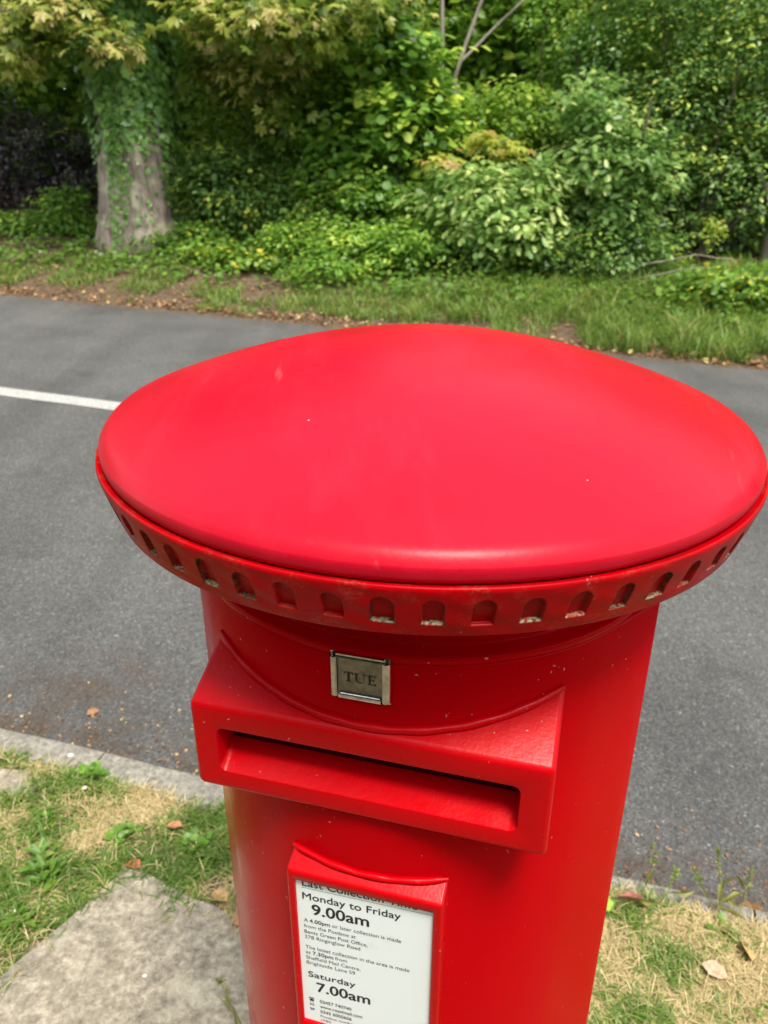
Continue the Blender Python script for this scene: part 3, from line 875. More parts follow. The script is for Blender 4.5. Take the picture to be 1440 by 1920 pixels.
# ------------------------------------------------------------------ the ivy-clad horse chestnut
t = empty("horse_chestnut", G(6.35, 9.95), "large old chestnut tree with ivy climbing its broad trunk", "tree")
r = np.random.default_rng(11)
nth, nz = 72, 60
TH_, HZ = np.meshgrid(np.linspace(0, 2 * np.pi, nth, endpoint=False), np.linspace(-0.3, 9.0, nz), indexing='xy')
rad = 0.50 - 0.018 * np.clip(HZ, 0, 9) + 0.16 * np.exp(-np.clip(HZ, 0, 9) / 0.45)
but = 0.07 * np.exp(-np.clip(HZ, 0, 9) / 1.5) * np.sin(TH_ * 5 + 0.8) + 0.035 * np.sin(TH_ * 9 + HZ * 0.5) + 0.018 * np.sin(TH_ * 17 + 2 + HZ)
rad = rad + but
V = np.stack([rad * np.cos(TH_) + 0.02 * HZ, rad * np.sin(TH_), HZ], -1).reshape(-1, 3)
i = (np.arange(nz - 1)[:, None] * nth + np.arange(nth)[None]); j = (np.arange(nz - 1)[:, None] * nth + (np.arange(nth)[None] + 1) % nth)
mesh_np("trunk", V, np.stack([i, j, j + nth, i + nth], -1).reshape(-1, 4), MB_GREY, t, smooth=True)
# ivy on the bark: dense above, in strips lower down
n = 17000
th_ = r.random(n) * 2 * np.pi; hz = r.random(n) ** 0.9 * 4.6
rr_ = 0.50 - 0.018 * hz + 0.16 * np.exp(-hz / 0.45) + 0.07 * np.exp(-hz / 1.5) * np.sin(th_ * 5 + 0.8) + 0.035 * np.sin(th_ * 9 + hz * 0.5)
strip = 0.5 + 0.5 * np.sin(th_ * 4.0 + 0.55 * np.sin(hz * 2) + 1.2)
dens = np.clip(smoothstep(hz, 1.2, 2.1) * 1.1 + (strip > 0.28) * 0.9 - 0.80 * ((th_ > 4.55) & (th_ < 5.15) & (hz < 2.1)), 0.02, 1)
keep = r.random(n) < dens
th_, hz, rr_ = th_[keep], hz[keep], rr_[keep]; n = len(th_)
out = np.stack([np.cos(th_), np.sin(th_), 0 * th_], -1)
thick = 0.02 + 0.05 * smoothstep(hz, 0.5, 1.4) * r.random(n) + 0.20 * smoothstep(hz, 1.2, 2.3) * r.random(n) * (0.55 + 0.45 * np.sin(th_ * 7 + hz * 5) * np.sin(hz * 4.3))
P = out * (rr_ + thick)[:, None] + np.stack([0.02 * hz, 0 * hz, hz], -1)
V, F, nf = leaves(P, out + r.standard_normal((n, 3)) * 0.35 + np.array([0, 0, 0.35]), np.array([0, 0, -1.0]) + r.standard_normal((n, 3)) * 0.6, np.where(hz < 1.2, 0.060, 0.100) * (0.7 + 0.6 * r.random(n)), IVY)
mesh_np("ivy", V, F, ML_IVY, t, tone=np.repeat(np.clip(0.45 + 0.22 * r.standard_normal(n) + 0.15 * (hz < 1.4), 0, 1), nf))
# limbs and drooping palmate crown
k = MB()
limbs = [((0, 0, 2.9), (-0.9, -1.6, 2.6)), ((0, 0, 3.1), (2.2, -1.9, 3.1)), ((0, 0, 3.6), (3.0, -1.0, 3.3)), ((0, 0, 5.2), (-3.2, -0.4, 5.4)), ((0, 0, 6), (1.6, 1.8, 8)), ((0, 0, 7), (-1.2, 1.0, 9.5)), ((0, 0, 7.5), (2.4, -1.6, 8.6))]
for p0, p1 in limbs:
    k.tube(wander(p0, p1, 9, 0.07, r), list(np.linspace(0.13, 0.025, 9)), 8)
k.build("limb", MB_GREY, t, smooth=60)
cr_e = [E_(0.15, -1.25, 2.65, 0.55, 0.35, 0.30), E_(0.75, -1.35, 2.25, 0.40, 0.35, 0.26), E_(-0.45, -1.25, 2.40, 0.40, 0.30, 0.22), E_(1.4, -1.0, 2.6, 0.6, 0.4, 0.35),
        E_(-1.85, -0.75, 2.60, 0.50, 0.35, 0.20), E_(-2.5, -0.75, 2.55, 0.60, 0.4, 0.22), E_(-3.3, -0.65, 2.65, 0.55, 0.4, 0.22), E_(-2.9, -0.7, 2.40, 0.45, 0.3, 0.14), E_(-2.3, -0.3, 1.65, 0.30, 0.25, 0.22), E_(-2.0, 0.1, 2.1, 0.5, 0.4, 0.25),
        E_(-0.6, -0.5, 3.3, 1.8, 0.5, 0.35), E_(-2.6, -0.3, 3.3, 1.4, 0.5, 0.35)]
foliage("crown", cr_e, 480, 13, 0.15, 0.112, PALM, ML_CHE, t, 21, tone=(0.52, 0.28, 0.18), flat=0.45, droop=0.7, up=0.9, outw=0.5)
foliage("upper_crown", [E_(0.6, 0.3, 8.0, 3.4, 2.6, 2.4), E_(3.2, 0, 7.0, 2.6, 2.2, 1.6), E_(1.5, 0, 9.5, 3.5, 2.5, 2.0)], 300, 14, 0.42, 0.42, PALM, ML_CHE, t, 22, tone=(0.25, 0.15, 0.12), droop=0.6)

# ------------------------------------------------------------------ understorey, one thing each
plant("copper_beech", "dark purple leaved copper beech standing behind the ivy trunk", "tree", 9.5, 11.6,
      [(0.0, 0, 0.75, 1.2, 0.7, 0.85), (1.6, 0.3, 1.2, 1.5, 0.9, 1.1), (-0.9, 0.3, 0.7, 0.8, 0.6, 0.7), (2.8, 0.2, 0.9, 1.2, 0.8, 1.0)], 420, 26, 0.12, 0.085, OVAL, ML_PUR, 31, n_st=8, stem_r=0.03, tone=(0.45, 0.22, 0.2))
plant("elder_shrub", "dark green elder shrub just beside the ivy trunk", "shrub", 4.9, 10.1,
      [(0, 0, 0.62, 0.80, 0.5, 0.62), (-0.7, 0.1, 0.60, 0.6, 0.45, 0.52), (0.3, 0.1, 1.00, 0.55, 0.4, 0.36)], 300, 22, 0.095, 0.10, OVAL, ML_DARK, 32, n_st=7, tone=(0.50, 0.17, 0.15), hi=0.03)
plant("hazel_shrub", "tall leafy hazel in the middle, with broad bright leaves", "shrub", 2.9, 10.5,
      [(0.2, 0, 1.05, 0.85, 0.5, 0.55), (-0.45, 0.1, 1.55, 0.75, 0.5, 0.55), (0.65, 0.2, 1.75, 0.65, 0.45, 0.50), (-0.2, 0.2, 2.40, 0.6, 0.5, 0.55), (0.6, 0.2, 2.9, 0.6, 0.5, 0.5)], 330, 17, 0.13, 0.155, ROUND, ML_MID, 33, n_st=9, stem_r=0.022, tone=(0.55, 0.22, 0.16), hi=0.04)
plant("oak_sapling", "bushy young oak with pale green lobed leaves and yellow tips", "tree", 1.15, 9.75,
      [(0.15, 0, 0.85, 0.72, 0.5, 0.42), (-0.30, -0.05, 0.60, 0.60, 0.45, 0.40), (0.1, 0.0, 0.4, 0.6, 0.4, 0.35), (-0.5, 0.1, 1.1, 0.30, 0.3, 0.22)], 190, 18, 0.10, 0.155, OAK, ML_OAK, 34, n_st=8, stem_r=0.018, tone=(0.55, 0.22, 0.18), hi=0.14)
plant("oak_sapling", "slender taller oak sapling, bluish green with pale hanging leaf tufts", "tree", -0.15, 10.1,
      [(0.1, 0, 1.35, 0.60, 0.45, 0.55), (-0.35, 0, 1.10, 0.55, 0.4, 0.45), (0.30, 0.1, 1.95, 0.38, 0.35, 0.40), (-0.1, 0.1, 0.7, 0.5, 0.4, 0.4)], 200, 19, 0.10, 0.145, OAK, ML_OAK, 35, n_st=8, stem_r=0.02, tone=(0.32, 0.20, 0.16), hi=0.16)
plant("holly_tree", "dense dark holly tree filling the right side above the brambles", "tree", -1.3, 11.1,
      [(0.6, 0, 0.9, 0.9, 0.6, 0.8), (-0.6, 0, 1.0, 1.0, 0.6, 0.8), (0.3, 0.1, 1.9, 1.2, 0.7, 0.7), (-1.4, 0.2, 1.7, 1.1, 0.7, 0.9), (1.0, 0.3, 2.6, 1.0, 0.7, 0.6), (-0.9, 0.3, 2.9, 1.6, 0.9, 0.7), (0.5, 0.4, 3.5, 1.4, 0.8, 0.6)], 700, 24, 0.125, 0.085, OVAL, ML_DARK, 36, n_st=9, stem_r=0.035, tone=(0.50, 0.20, 0.15), hi=0.03)
plant("holly_tree", "smaller dark holly beyond the hazel, under the thin bare stems", "tree", 0.9, 12.2,
      [(0, 0, 1.0, 1.0, 0.6, 0.9), (0.9, 0.2, 1.3, 0.8, 0.6, 0.7), (-0.8, 0.2, 2.0, 0.9, 0.6, 0.8), (-0.6, 0.2, 3.0, 0.9, 0.6, 0.7)], 360, 24, 0.14, 0.10, OVAL, ML_MID, 37, n_st=6, stem_r=0.03, tone=(0.34, 0.2, 0.16))
plant("bramble_thicket", "bright green bramble mound at the right edge behind the long grass", "bramble", -1.75, 9.25,
      [(0.1, 0, 0.16, 0.75, 0.40, 0.25), (-0.7, 0.1, 0.20, 0.7, 0.45, 0.28), (-1.6, 0.2, 0.25, 0.8, 0.5, 0.35)], 330, 15, 0.085, 0.085, ROUND, ML_BRI, 38, n_st=10, stem_r=0.006, tone=(0.48, 0.22, 0.18))
plant("bramble_thicket", "low mixed bramble thicket spreading below the hazel", "bramble", 2.75, 9.35,
      [(0.2, 0, 0.26, 0.7, 0.4, 0.28), (-0.6, 0.2, 0.30, 0.6, 0.4, 0.30), (1.0, 0.2, 0.28, 0.6, 0.4, 0.28), (0.4, -0.5, 0.06, 0.6, 0.25, 0.13)], 300, 17, 0.09, 0.085, OVAL, ML_MID, 39, n_st=8, stem_r=0.006, tone=(0.52, 0.20, 0.15), hi=0.04)
plant("bramble_thicket", "leafy bramble clump under the pale young oak", "bramble", 0.5, 9.75,
      [(0, 0, 0.18, 0.9, 0.35, 0.26), (-0.9, 0.1, 0.30, 0.8, 0.4, 0.34), (0.9, 0.0, 0.22, 0.5, 0.4, 0.24)], 260, 18, 0.09, 0.08, OVAL, ML_DARK, 40, n_st=6, stem_r=0.006, tone=(0.58, 0.18, 0.15))
plant("sycamore_seedling", "small bright yellow green seedling at the foot of the elder", "plant", 4.55, 9.15,
      [(0, 0, 0.12, 0.42, 0.25, 0.16), (0.5, 0.1, 0.14, 0.3, 0.25, 0.15), (-0.5, 0, 0.08, 0.3, 0.2, 0.10)], 90, 12, 0.07, 0.085, ROUND, ML_BRI, 41, n_st=5, stem_r=0.006, tone=(0.55, 0.2, 0.15))
plant("nettle_patch", "low dark green nettle patch to the left of the ivy trunk", "plant", 8.1, 9.75,
      [(0, 0, 0.12, 1.0, 0.35, 0.18), (1.3, 0.1, 0.12, 0.8, 0.35, 0.18), (-0.45, 0.2, 0.35, 0.40, 0.25, 0.28)], 230, 14, 0.09, 0.095, OVAL, ML_MID, 42, n_st=8, stem_r=0.006, tone=(0.48, 0.2, 0.16))
plant("ivy_mound", "ivy covered mound of shoots right at the base of the trunk", "plant", 5.55, 9.55,
      [(0, 0, 0.14, 0.40, 0.3, 0.20), (-0.4, 0.1, 0.20, 0.35, 0.3, 0.20)], 90, 14, 0.08, 0.08, IVY, ML_BRI, 43, n_st=4, stem_r=0.006, tone=(0.35, 0.18, 0.15))
plant("laurel_shrub", "glossy mid green shrub between the elder and the hazel", "shrub", 3.85, 10.2,
      [(0, 0, 0.50, 0.50, 0.4, 0.42), (-0.3, 0.1, 0.85, 0.45, 0.4, 0.30)], 150, 20, 0.09, 0.115, OVAL, ML_MID, 44, n_st=6, tone=(0.36, 0.18, 0.15), hi=0.06)
plant("yellow_sprig", "yellow leaved sprig shining in front of the dark holly", "plant", -1.5, 10.3,
      [(0, 0, 0.50, 0.16, 0.10, 0.10), (-0.05, 0, 0.66, 0.10, 0.08, 0.08)], 14, 8, 0.05, 0.085, OVAL, ML_YEL, 45, n_st=3, stem_r=0.006, tone=(0.22, 0.18, 0.1))
plant("chestnut_sapling", "yellow and orange tinted chestnut seedling behind the pale oak", "tree", 1.25, 9.95,
      [(0.05, 0, 1.48, 0.30, 0.2, 0.08), (0.62, -0.1, 1.25, 0.18, 0.2, 0.10), (-0.2, 0, 1.36, 0.15, 0.1, 0.08)], 26, 5, 0.09, 0.15, PALM, ML_YEL, 46, n_st=4, stem_r=0.012, tone=(0.38, 0.28, 0.2))
plant("maple_sapling", "sparse yellowing sapling hanging above the hazel and elder", "tree", 3.9, 10.9,
      [(0.6, 0, 2.3, 0.6, 0.4, 0.4), (-0.3, 0, 2.85, 0.6, 0.4, 0.35), (-0.9, 0, 2.8, 0.5, 0.4, 0.35), (0.65, 0, 1.45, 0.25, 0.2, 0.2), (1.4, 0, 2.3, 0.5, 0.3, 0.3), (0.4, -0.5, 0.85, 0.14, 0.1, 0.12)], 150, 8, 0.12, 0.15, PALM, ML_CHE, 47, n_st=6, stem_r=0.016, tone=(0.36, 0.25, 0.15))

plant("beech_sapling", "soft green young beech in the shadow right behind the elder", "tree", 5.3, 12.0,
      [(0, 0, 0.9, 1.0, 0.6, 0.9), (-0.6, 0, 1.8, 1.0, 0.6, 0.8), (0.5, 0, 2.6, 1.1, 0.6, 0.8), (-1.2, 0, 2.7, 0.9, 0.6, 0.8)], 330, 20, 0.15, 0.11, OVAL, ML_WOOD, 48, n_st=6, stem_r=0.02, tone=(0.34, 0.2, 0.16))
plant("beech_sapling", "light green young beech filling the gap right of the hazel", "tree", 1.75, 11.3,
      [(0, 0, 0.7, 0.8, 0.5, 0.7), (0.2, 0, 1.5, 0.7, 0.5, 0.5), (-0.5, 0, 1.7, 0.8, 0.5, 0.4)], 220, 20, 0.13, 0.11, OVAL, ML_WOOD, 49, n_st=6, stem_r=0.02, tone=(0.55, 0.2, 0.16))
plant("beech_sapling", "young beech showing between the bluish oak and the holly, at the right", "tree", -2.3, 12.4,
      [(0, 0, 1.0, 1.2, 0.6, 1.0), (1.4, 0, 1.5, 1.2, 0.6, 1.2), (-1.4, 0, 1.6, 1.2, 0.6, 1.2), (0.4, 0, 2.9, 1.8, 0.6, 0.8)], 420, 20, 0.16, 0.12, OVAL, ML_WOOD, 50, n_st=6, stem_r=0.02, tone=(0.40, 0.2, 0.16))
plant("laurel_shrub", "wide low shrub behind the bramble below the hazel, filling its feet", "shrub", 3.1, 10.0,
      [(0, 0, 0.55, 0.9, 0.35, 0.5), (-1.0, 0.1, 0.5, 0.7, 0.35, 0.45)], 200, 18, 0.10, 0.10, OVAL, ML_MID, 60, n_st=5, tone=(0.42, 0.2, 0.15))

# bare stems and slim trunks seen between the leaves
def pole(name, label, cat, a, b, pts, r0, r1, mat, group=None, fork=None):
    t = empty(name, G(a, b), label, cat, group)
    k = MB(); rr2 = np.random.default_rng(int(abs(a * 100 + b * 10)))
    p = [loc(*q) for q in pts]
    P = []
    for q in range(len(p) - 1): P += list(wander(p[q], p[q + 1], 6, 0.008, rr2))[: -1 if q < len(p) - 2 else None]
    k.tube(P, list(np.linspace(r0, r1, len(P))), 8)
    k.build("trunk", mat, t, smooth=60)
    if fork:
        f = MB(); f.tube(wander(loc(*fork[0]), loc(*fork[1]), 8, 0.01, rr2), list(np.linspace(r1 * 1.1, r1 * 0.5, 8)), 8); f.build("branch", mat, t, smooth=60)
    return t
pole("slender_trunk", "pale straight bare stem, leftmost of the two behind the hazel", "tree", 2.35, 11.4, [(-0.2, 0, -0.1), (-0.13, 0, 2.0), (-0.03, 0, 5.2)], 0.036, 0.026, MB_PALE)
pole("slender_trunk", "pale forked bare stem leaning right above the young oak", "tree", 2.05, 11.2, [(0, 0, -0.1), (-0.05, 0, 2.2), (-0.45, 0, 3.3)], 0.036, 0.022, MB_PALE, fork=((-0.09, 0, 2.35), (-0.95, 0.1, 3.1)))
pole("slender_trunk", "dark thin upright trunk rising behind the hazel leaves", "tree", 3.0, 11.6, [(-0.1, 0, -0.1), (-0.24, 0, 2.0), (-0.45, 0, 5.4)], 0.06, 0.045, MB_DARK)
pole("birch_trunk", "pale silver birch trunk at the right edge of the wood", "tree", -2.55, 11.3, [(0.12, 0, -0.1), (0.12, 0, 0.8), (-0.25, 0, 5.2)], 0.10, 0.07, MB_PALE, fork=((0, 0, 0.5), (0.55, -0.2, 1.3)))
pole("broken_branch", "broken dead branch sticking up in front of the dark holly", "branch", -0.75, 10.0, [(0.2, 0, -0.1), (0.3, 0, 1.0), (0.15, 0, 2.05)], 0.018, 0.012, MB_DARK)
k = MB()
for pts in ([(0, 0, 0), (-0.35, 0, 0.28), (-0.9, 0.05, 0.40), (-1.4, 0.1, 0.36)], [(0, 0, 0.02), (-0.5, -0.1, 0.17), (-1.1, -0.2, 0.30)], [(-0.5, -0.25, 0.02), (-1.0, -0.3, 0.12), (-1.6, -0.3, 0.02)]):
    rr2 = np.random.default_rng(len(k.v) + 5); P = []
    for q in range(len(pts) - 1): P += list(wander(G(-0.35, 9.45) + loc(*pts[q]), G(-0.35, 9.45) + loc(*pts[q + 1]), 6, 0.006, rr2))
    k.tube(P, list(np.linspace(0.010, 0.005, len(P))), 6)
tag(k.build("dead_bramble", MB_PALE, smooth=60), "arching dead bramble canes over the long grass", "bramble")

# back trees: each its own trunk and crown
bt = [(12.5, 14.5, 1.0), (9.4, 15.5, 1.1), (6.9, 14.2, 0.9), (4.6, 13.9, 1.0), (2.4, 14.8, 1.1), (0.0, 14.2, 1.0), (-2.4, 14.6, 1.05), (-4.8, 14.0, 0.95), (-7.2, 15.0, 1.1)]
btl = ["tall dark tree at the far left, behind the copper beech", "wood tree behind the copper beech and the ivy trunk", "dark tree directly behind the ivy clad trunk", "shadowy tree behind the elder shrub, in the dark gap",
       "tree filling the wood behind the hazel", "tree behind the two pale bare stems", "tall tree behind the right hand holly", "tree behind the birch at the right edge", "farthest tree at the right, mostly out of frame"]
for q, (a, b, s_) in enumerate(bt):
    t = empty("woodland_tree", G(a, b), btl[q], "tree", "trees standing in the wood behind the shrubs")
    rq = np.random.default_rng(70 + q); k = MB()
    lean = rq.standard_normal() * 0.3
    k.tube(wander((0, 0, -0.3), (lean, 0, 8.5), 10, 0.05, rq), list(np.linspace(0.24, 0.10, 10) * s_), 10)
    k.build("trunk", MB_DARK, t, smooth=60)
    foliage("crown", [E_(0, 0, 7.0, 1.3 * s_, 1.2, 1.8), E_(0.6, -0.3, 4.0, 1.6, 0.9, 0.8), E_(-0.8, -0.4, 2.6, 1.6, 1.0, 0.8), E_(0.5, 0.3, 1.5, 1.5, 0.8, 0.8)], 380, 20, 0.24, 0.19, OVAL, ML_WOOD, t, 80 + q, tone=(0.42, 0.2, 0.16), hi=0.02)

# the wood beyond, one mass nobody could count
r = np.random.default_rng(99)
n = 118000
a_ = np.where(r.random(n) < 0.62, r.uniform(-18, 30, n), r.uniform(-55, 90, n)); b_ = 16.5 + 5 * r.random(n) ** 1.3 - 7.0 * smoothstep(np.abs(a_ - 5), 17, 24); h_ = 8.5 * r.random(n) ** 1.15
P = G(a_, b_, h_)
V, F, nf = leaves(P, np.array([0, -0.5, 0.8]) + r.standard_normal((n, 3)) * 0.5, r.standard_normal((n, 3)) + np.array([0, 0, -0.4]), 0.42 * (0.6 + 0.8 * r.random(n)), OVAL)
tag(mesh_np("woodland", V, F, ML_WOOD, tone=np.repeat(np.clip(0.35 + 0.2 * r.standard_normal(n) + 0.2 * np.sin(a_ * 1.1) * np.sin(h_ * 1.3), 0, 1), nf)), "deep green wood rising behind the roadside trees", "woodland", kind='stuff')

# unseen foliage added behind the camera to darken the paint's reflections and block sky
n = 16000
a_ = r.uniform(-16, 16, n); b_ = -5.0 - 3 * r.random(n); h_ = 6.5 * r.random(n)
P = G(a_, b_, h_)
V, F, nf = leaves(P, np.array([0, 0.5, 0.8]) + r.standard_normal((n, 3)) * 0.5, r.standard_normal((n, 3)) + np.array([0, 0, -0.4]), 0.40 * (0.6 + 0.8 * r.random(n)), OVAL)
tag(mesh_np("added_leaf_screen", V, F, ML_WOOD, tone=np.repeat(np.clip(0.5 + 0.2 * r.standard_normal(n), 0, 1), nf)), "unseen leaf screen added behind the camera to darken the red paint", "added_leaf_screen", kind='stuff')

# ------------------------------------------------------------------ grass and litter
def blades(name, P, L, lean, width, mat, tone, label, seed, curl=0.6):
    r = np.random.default_rng(seed); n = len(P)
    az = r.random(n) * 2 * np.pi
    d = np.stack([np.cos(az), np.sin(az), 0 * az], -1); sd_ = np.stack([-np.sin(az), np.cos(az), 0 * az], -1)
    V = np.zeros((n, 7, 3))
    for q, (s_, wf) in enumerate(((0, 1.0), (0.4, 0.9), (0.75, 0.6))):
        ang = lean + curl * s_
        c = P + d * (L * s_ * np.sin(ang))[:, None] + np.array([0, 0, 1.0]) * (L * s_ * np.cos(ang))[:, None]
        c[:, 2] = np.maximum(c[:, 2], P[:, 2] + 0.003 * (q + 1))
        V[:, 2 * q] = c - sd_ * (width * wf / 2)[:, None]; V[:, 2 * q + 1] = c + sd_ * (width * wf / 2)[:, None]
    ang = lean + curl
    c = P + d * (L * np.sin(ang))[:, None] + np.array([0, 0, 1.0]) * (L * np.cos(ang))[:, None]
    c[:, 2] = np.maximum(c[:, 2], P[:, 2] + 0.004); V[:, 6] = c
    b0 = np.arange(n)[:, None] * 7
    Q = np.concatenate([b0 + np.array([[0, 1, 3, 2]]), b0 + np.array([[2, 3, 5, 4]])], 1).reshape(-1, 4); T = b0 + np.array([[4, 5, 6]])
    tn = np.concatenate([np.repeat(tone, 2), tone])
    return tag(mesh_np(name, V.reshape(-1, 3), [Q, T], mat, tone=tn), label, "grass", kind='stuff')

def fbm(a, b, sc, seed):
    r = np.random.default_rng(seed); v = 0 * a
    for q in range(7):
        k1, k2 = r.standard_normal(2) * sc * (1 + q * 0.35); v = v + np.sin(a * k1 + b * k2 + r.random() * 6.28)
    return v / 7 ** 0.5
def zg(a, b): return G(a, b, zground(a, b) - np.where(b < 3, 0, bank(b)))

# long green grass of the far verge
r = np.random.default_rng(5)
n = 80000
a_ = r.uniform(-6.5, 11, n); b_ = 7.52 + 3.2 * r.random(n) ** 1.25
right = 1 - smoothstep(a_, -0.2, 3.2)                     # the verge is thicker to the right
m_ = fbm(a_, b_, 1.9, 3) + 1.5 * right - 0.15 - 1.1 * np.abs(b_ - np.where(right > 0.5, 8.75, 8.25)) + 0.25 * r.standard_normal(n) + np.where(b_ < 7.80 + 0.12 * np.sin(a_ * 1.7), -0.9, 0)
kp = m_ > -0.75; a_, b_, right = a_[kp], b_[kp], right[kp]
af = np.concatenate([r.uniform(11, 45, 9000), r.uniform(-30, -6.5, 7000)]); a_ = np.concatenate([a_, af]); b_ = np.concatenate([b_, r.uniform(7.8, 10.0, 16000)]); right = np.concatenate([right, 1 - smoothstep(af, -0.2, 3.2)]); n = len(a_)
clump = fbm(a_, b_, 5.0, 8)
L = (0.11 + 0.15 * right) * (0.6 + 0.7 * r.random(n)) * (1 + 0.3 * clump)
tn = np.clip(0.42 + 0.16 * r.standard_normal(n) + 0.10 * clump + 0.35 * (r.random(n) < 0.06), 0, 1)
blades("verge_grass", zg(a_, b_), np.clip(L, 0.04, 0.5), np.abs(0.30 * r.standard_normal(n)), 0.006 + 0.006 * r.random(n), ML_GRASS, tn, "long green grass along the far side of the road", 6, 0.7)
# leaf litter along the far edge
n = 4300
a_ = r.uniform(-6.5, 11, n); b_ = 7.46 + np.where(r.random(n) < 0.40, np.abs((0.10 + 0.12 * np.abs(np.sin(a_ * 0.9) * np.sin(a_ * 2.3 + 1))) * r.standard_normal(n)), 2.8 * r.random(n))
P = zg(a_, b_); P[:, 2] += 0.008 + 0.02 * r.random(n)
V, F, nf = leaves(P, np.array([0, 0, 1.0]) + r.standard_normal((n, 3)) * 0.45, r.standard_normal((n, 3)), 0.055 * (0.35 + 1.0 * r.random(n)), OVAL)
tag(mesh_np("leaf_litter", V, F, ML_FALLEN, tone=np.repeat(np.clip(0.40 + 0.27 * r.standard_normal(n), 0, 1), nf)), "dry brown leaf litter along the far road edge", "leaf litter", kind='stuff')
# grit and leaf crumbs washed against the near kerb
n = 3600
a_ = r.uniform(-1.6, 2.6, n); b_ = 0.83 + np.abs(0.20 * r.standard_normal(n)) * (0.4 + 0.6 * r.random(n))
P = G(a_, b_, -0.098 + 0.004 * r.random(n))
V, F, nf = leaves(P, np.array([0, 0, 1.0]) + r.standard_normal((n, 3)) * 0.5, r.standard_normal((n, 3)), 0.004 + 0.011 * r.random(n) ** 3, OVAL)
tag(mesh_np("gutter_grit", V, F, ML_FALLEN, tone=np.repeat(np.clip(0.25 + 0.33 * r.standard_normal(n), 0, 1), nf)), "brown grit and leaf crumbs in the near gutter", "grit", kind='stuff')
# low seedlings and weeds in that bank
n = 8200
a_ = r.uniform(-5.5, 11, n); b_ = 8.45 + 1.9 * r.random(n)
kp = fbm(a_, b_, 2.4, 15) > -0.6; a_, b_ = a_[kp], b_[kp]; n = len(a_)
P = zg(a_, b_); P[:, 2] += 0.02 + 0.14 * r.random(n)
V, F, nf = leaves(P, np.array([0, -0.2, 1.0]) + r.standard_normal((n, 3)) * 0.35, r.standard_normal((n, 3)), 0.07 * (0.5 + 0.8 * r.random(n)), ROUND)
tag(mesh_np("ground_cover", V, F, ML_BRI, tone=np.repeat(np.clip(0.32 + 0.2 * r.standard_normal(n), 0, 1), nf)), "low leafy weeds covering the bank below the shrubs", "ground cover", kind='stuff')

# near verge: short grass, half green, half straw
def in_slab(a, b):
    jj = 0.016 * np.sin(a * 31 + b * 23) + 0.012 * np.sin(a * 73 - b * 51) - 0.022 * np.random.default_rng(4).random(len(a)) ** 2 * 2
    return (a < 0.835 + jj + 0.318 * (0.46 - b)) & (b < 0.450 + jj - 0.199 * (0.835 - a)) & (a > 0.02)
r = np.random.default_rng(15)
def near_pts(n):
    a = np.concatenate([r.uniform(0.35, 2.1, n // 2), r.uniform(-1.35, 0.15, n // 2)])
    b = np.concatenate([r.uniform(-0.15, 0.700, n // 2), r.uniform(-0.05, 0.745, n // 2)])
    edge = a * 1.0
    k = ~in_slab(a, b) & ~((a > 1.26) & (b > 0.575) & (b < 0.655) & (r.random(len(a)) < 0.93)) & (np.hypot(a, b) > 0.24)
    return a[k], b[k]
a_, b_ = near_pts(150000)
dry = fbm(a_, b_, 7.0, 21) + np.where(a_ < 0.2, 0.55 + 2.4 * (b_ - 0.60), -0.25) + 0.4 * r.standard_normal(len(a_))
bare = (fbm(a_, b_, 9.0, 27) > 0.55) & (a_ > 0.3) & (r.random(len(a_)) < 0.75)
g = (dry < 0.1) & ~bare; n = g.sum()
P = G(a_[g], b_[g], 0.0)
blades("short_grass", P, 0.018 + 0.046 * r.random(n) ** 1.5, np.abs(0.70 * r.standard_normal(n)), 0.0018 + 0.0028 * r.random(n), ML_GRASS, np.clip(0.50 + 0.24 * r.standard_normal(n) + 0.3 * dry[g], 0, 1), "short patchy green grass beside the kerb", 16, 0.9)
d_ = ((dry >= 0.0) | (r.random(len(a_)) < 0.16)) & ~bare; n = d_.sum()
P = G(a_[d_], b_[d_], 0.002)
blades("dry_grass", P, 0.020 + 0.050 * r.random(n) ** 1.5, np.abs(1.0 + 0.5 * r.standard_normal(n)), 0.0011 + 0.0016 * r.random(n), ML_STRAW, np.clip(0.52 + 0.25 * r.standard_normal(n), 0, 1), "dry straw coloured grass around the post box", 17, 0.8)

# rosettes of broad weeds, each its own plant
def rosette(a, b, nl, ln, label, seed, tmpl=T_oval(0.42, 0.18), mat=ML_BRI, name="dock_weed"):
    r = np.random.default_rng(seed)
    nl = nl * 2; ln = ln * 0.50
    az = np.arange(nl) * 2.4 + r.random(nl) * 0.5; el = r.uniform(0.10, 0.9, nl)
    Ax = np.stack([np.cos(az) * np.cos(el), np.sin(az) * np.cos(el), np.sin(el)], -1); Nr = np.stack([-np.cos(az) * np.sin(el), -np.sin(az) * np.sin(el), np.cos(el)], -1)
    P = np.stack([0.012 * r.standard_normal(nl), 0.012 * r.standard_normal(nl), 0.006 + 0.014 * r.random(nl)], -1) + Ax * 0.008
    V, F, nf = leaves(P, Nr, Ax, ln * (0.6 + 0.6 * r.random(nl)), tmpl)
    o = mesh_np(name, V, F, mat, tone=np.repeat(np.clip(0.40 + 0.16 * r.standard_normal(nl), 0, 1), nf))
    o.location = Vector([float(v) for v in G(a, b)])
    return tag(o, label, "weed", "broad leaved weeds in the near grass")
rosette(1.02, 0.375, 16, 0.085, "largest bright green weed, growing at the slab's left edge", 51)
rosette(1.06, 0.415, 12, 0.070, "weed pressed against the back of the largest bright one", 57)
rosette(1.00, 0.250, 11, 0.060, "weed at the left frame edge beside the slab", 52)
rosette(1.11, 0.700, 15, 0.050, "clover like weed close to the kerb stone", 53, ROUND, ML_MID, "clover_plant")
rosette(0.90, 0.535, 13, 0.050, "flat weed in the grass above the slab's corner", 54, ROUND, ML_MID, "clover_plant")
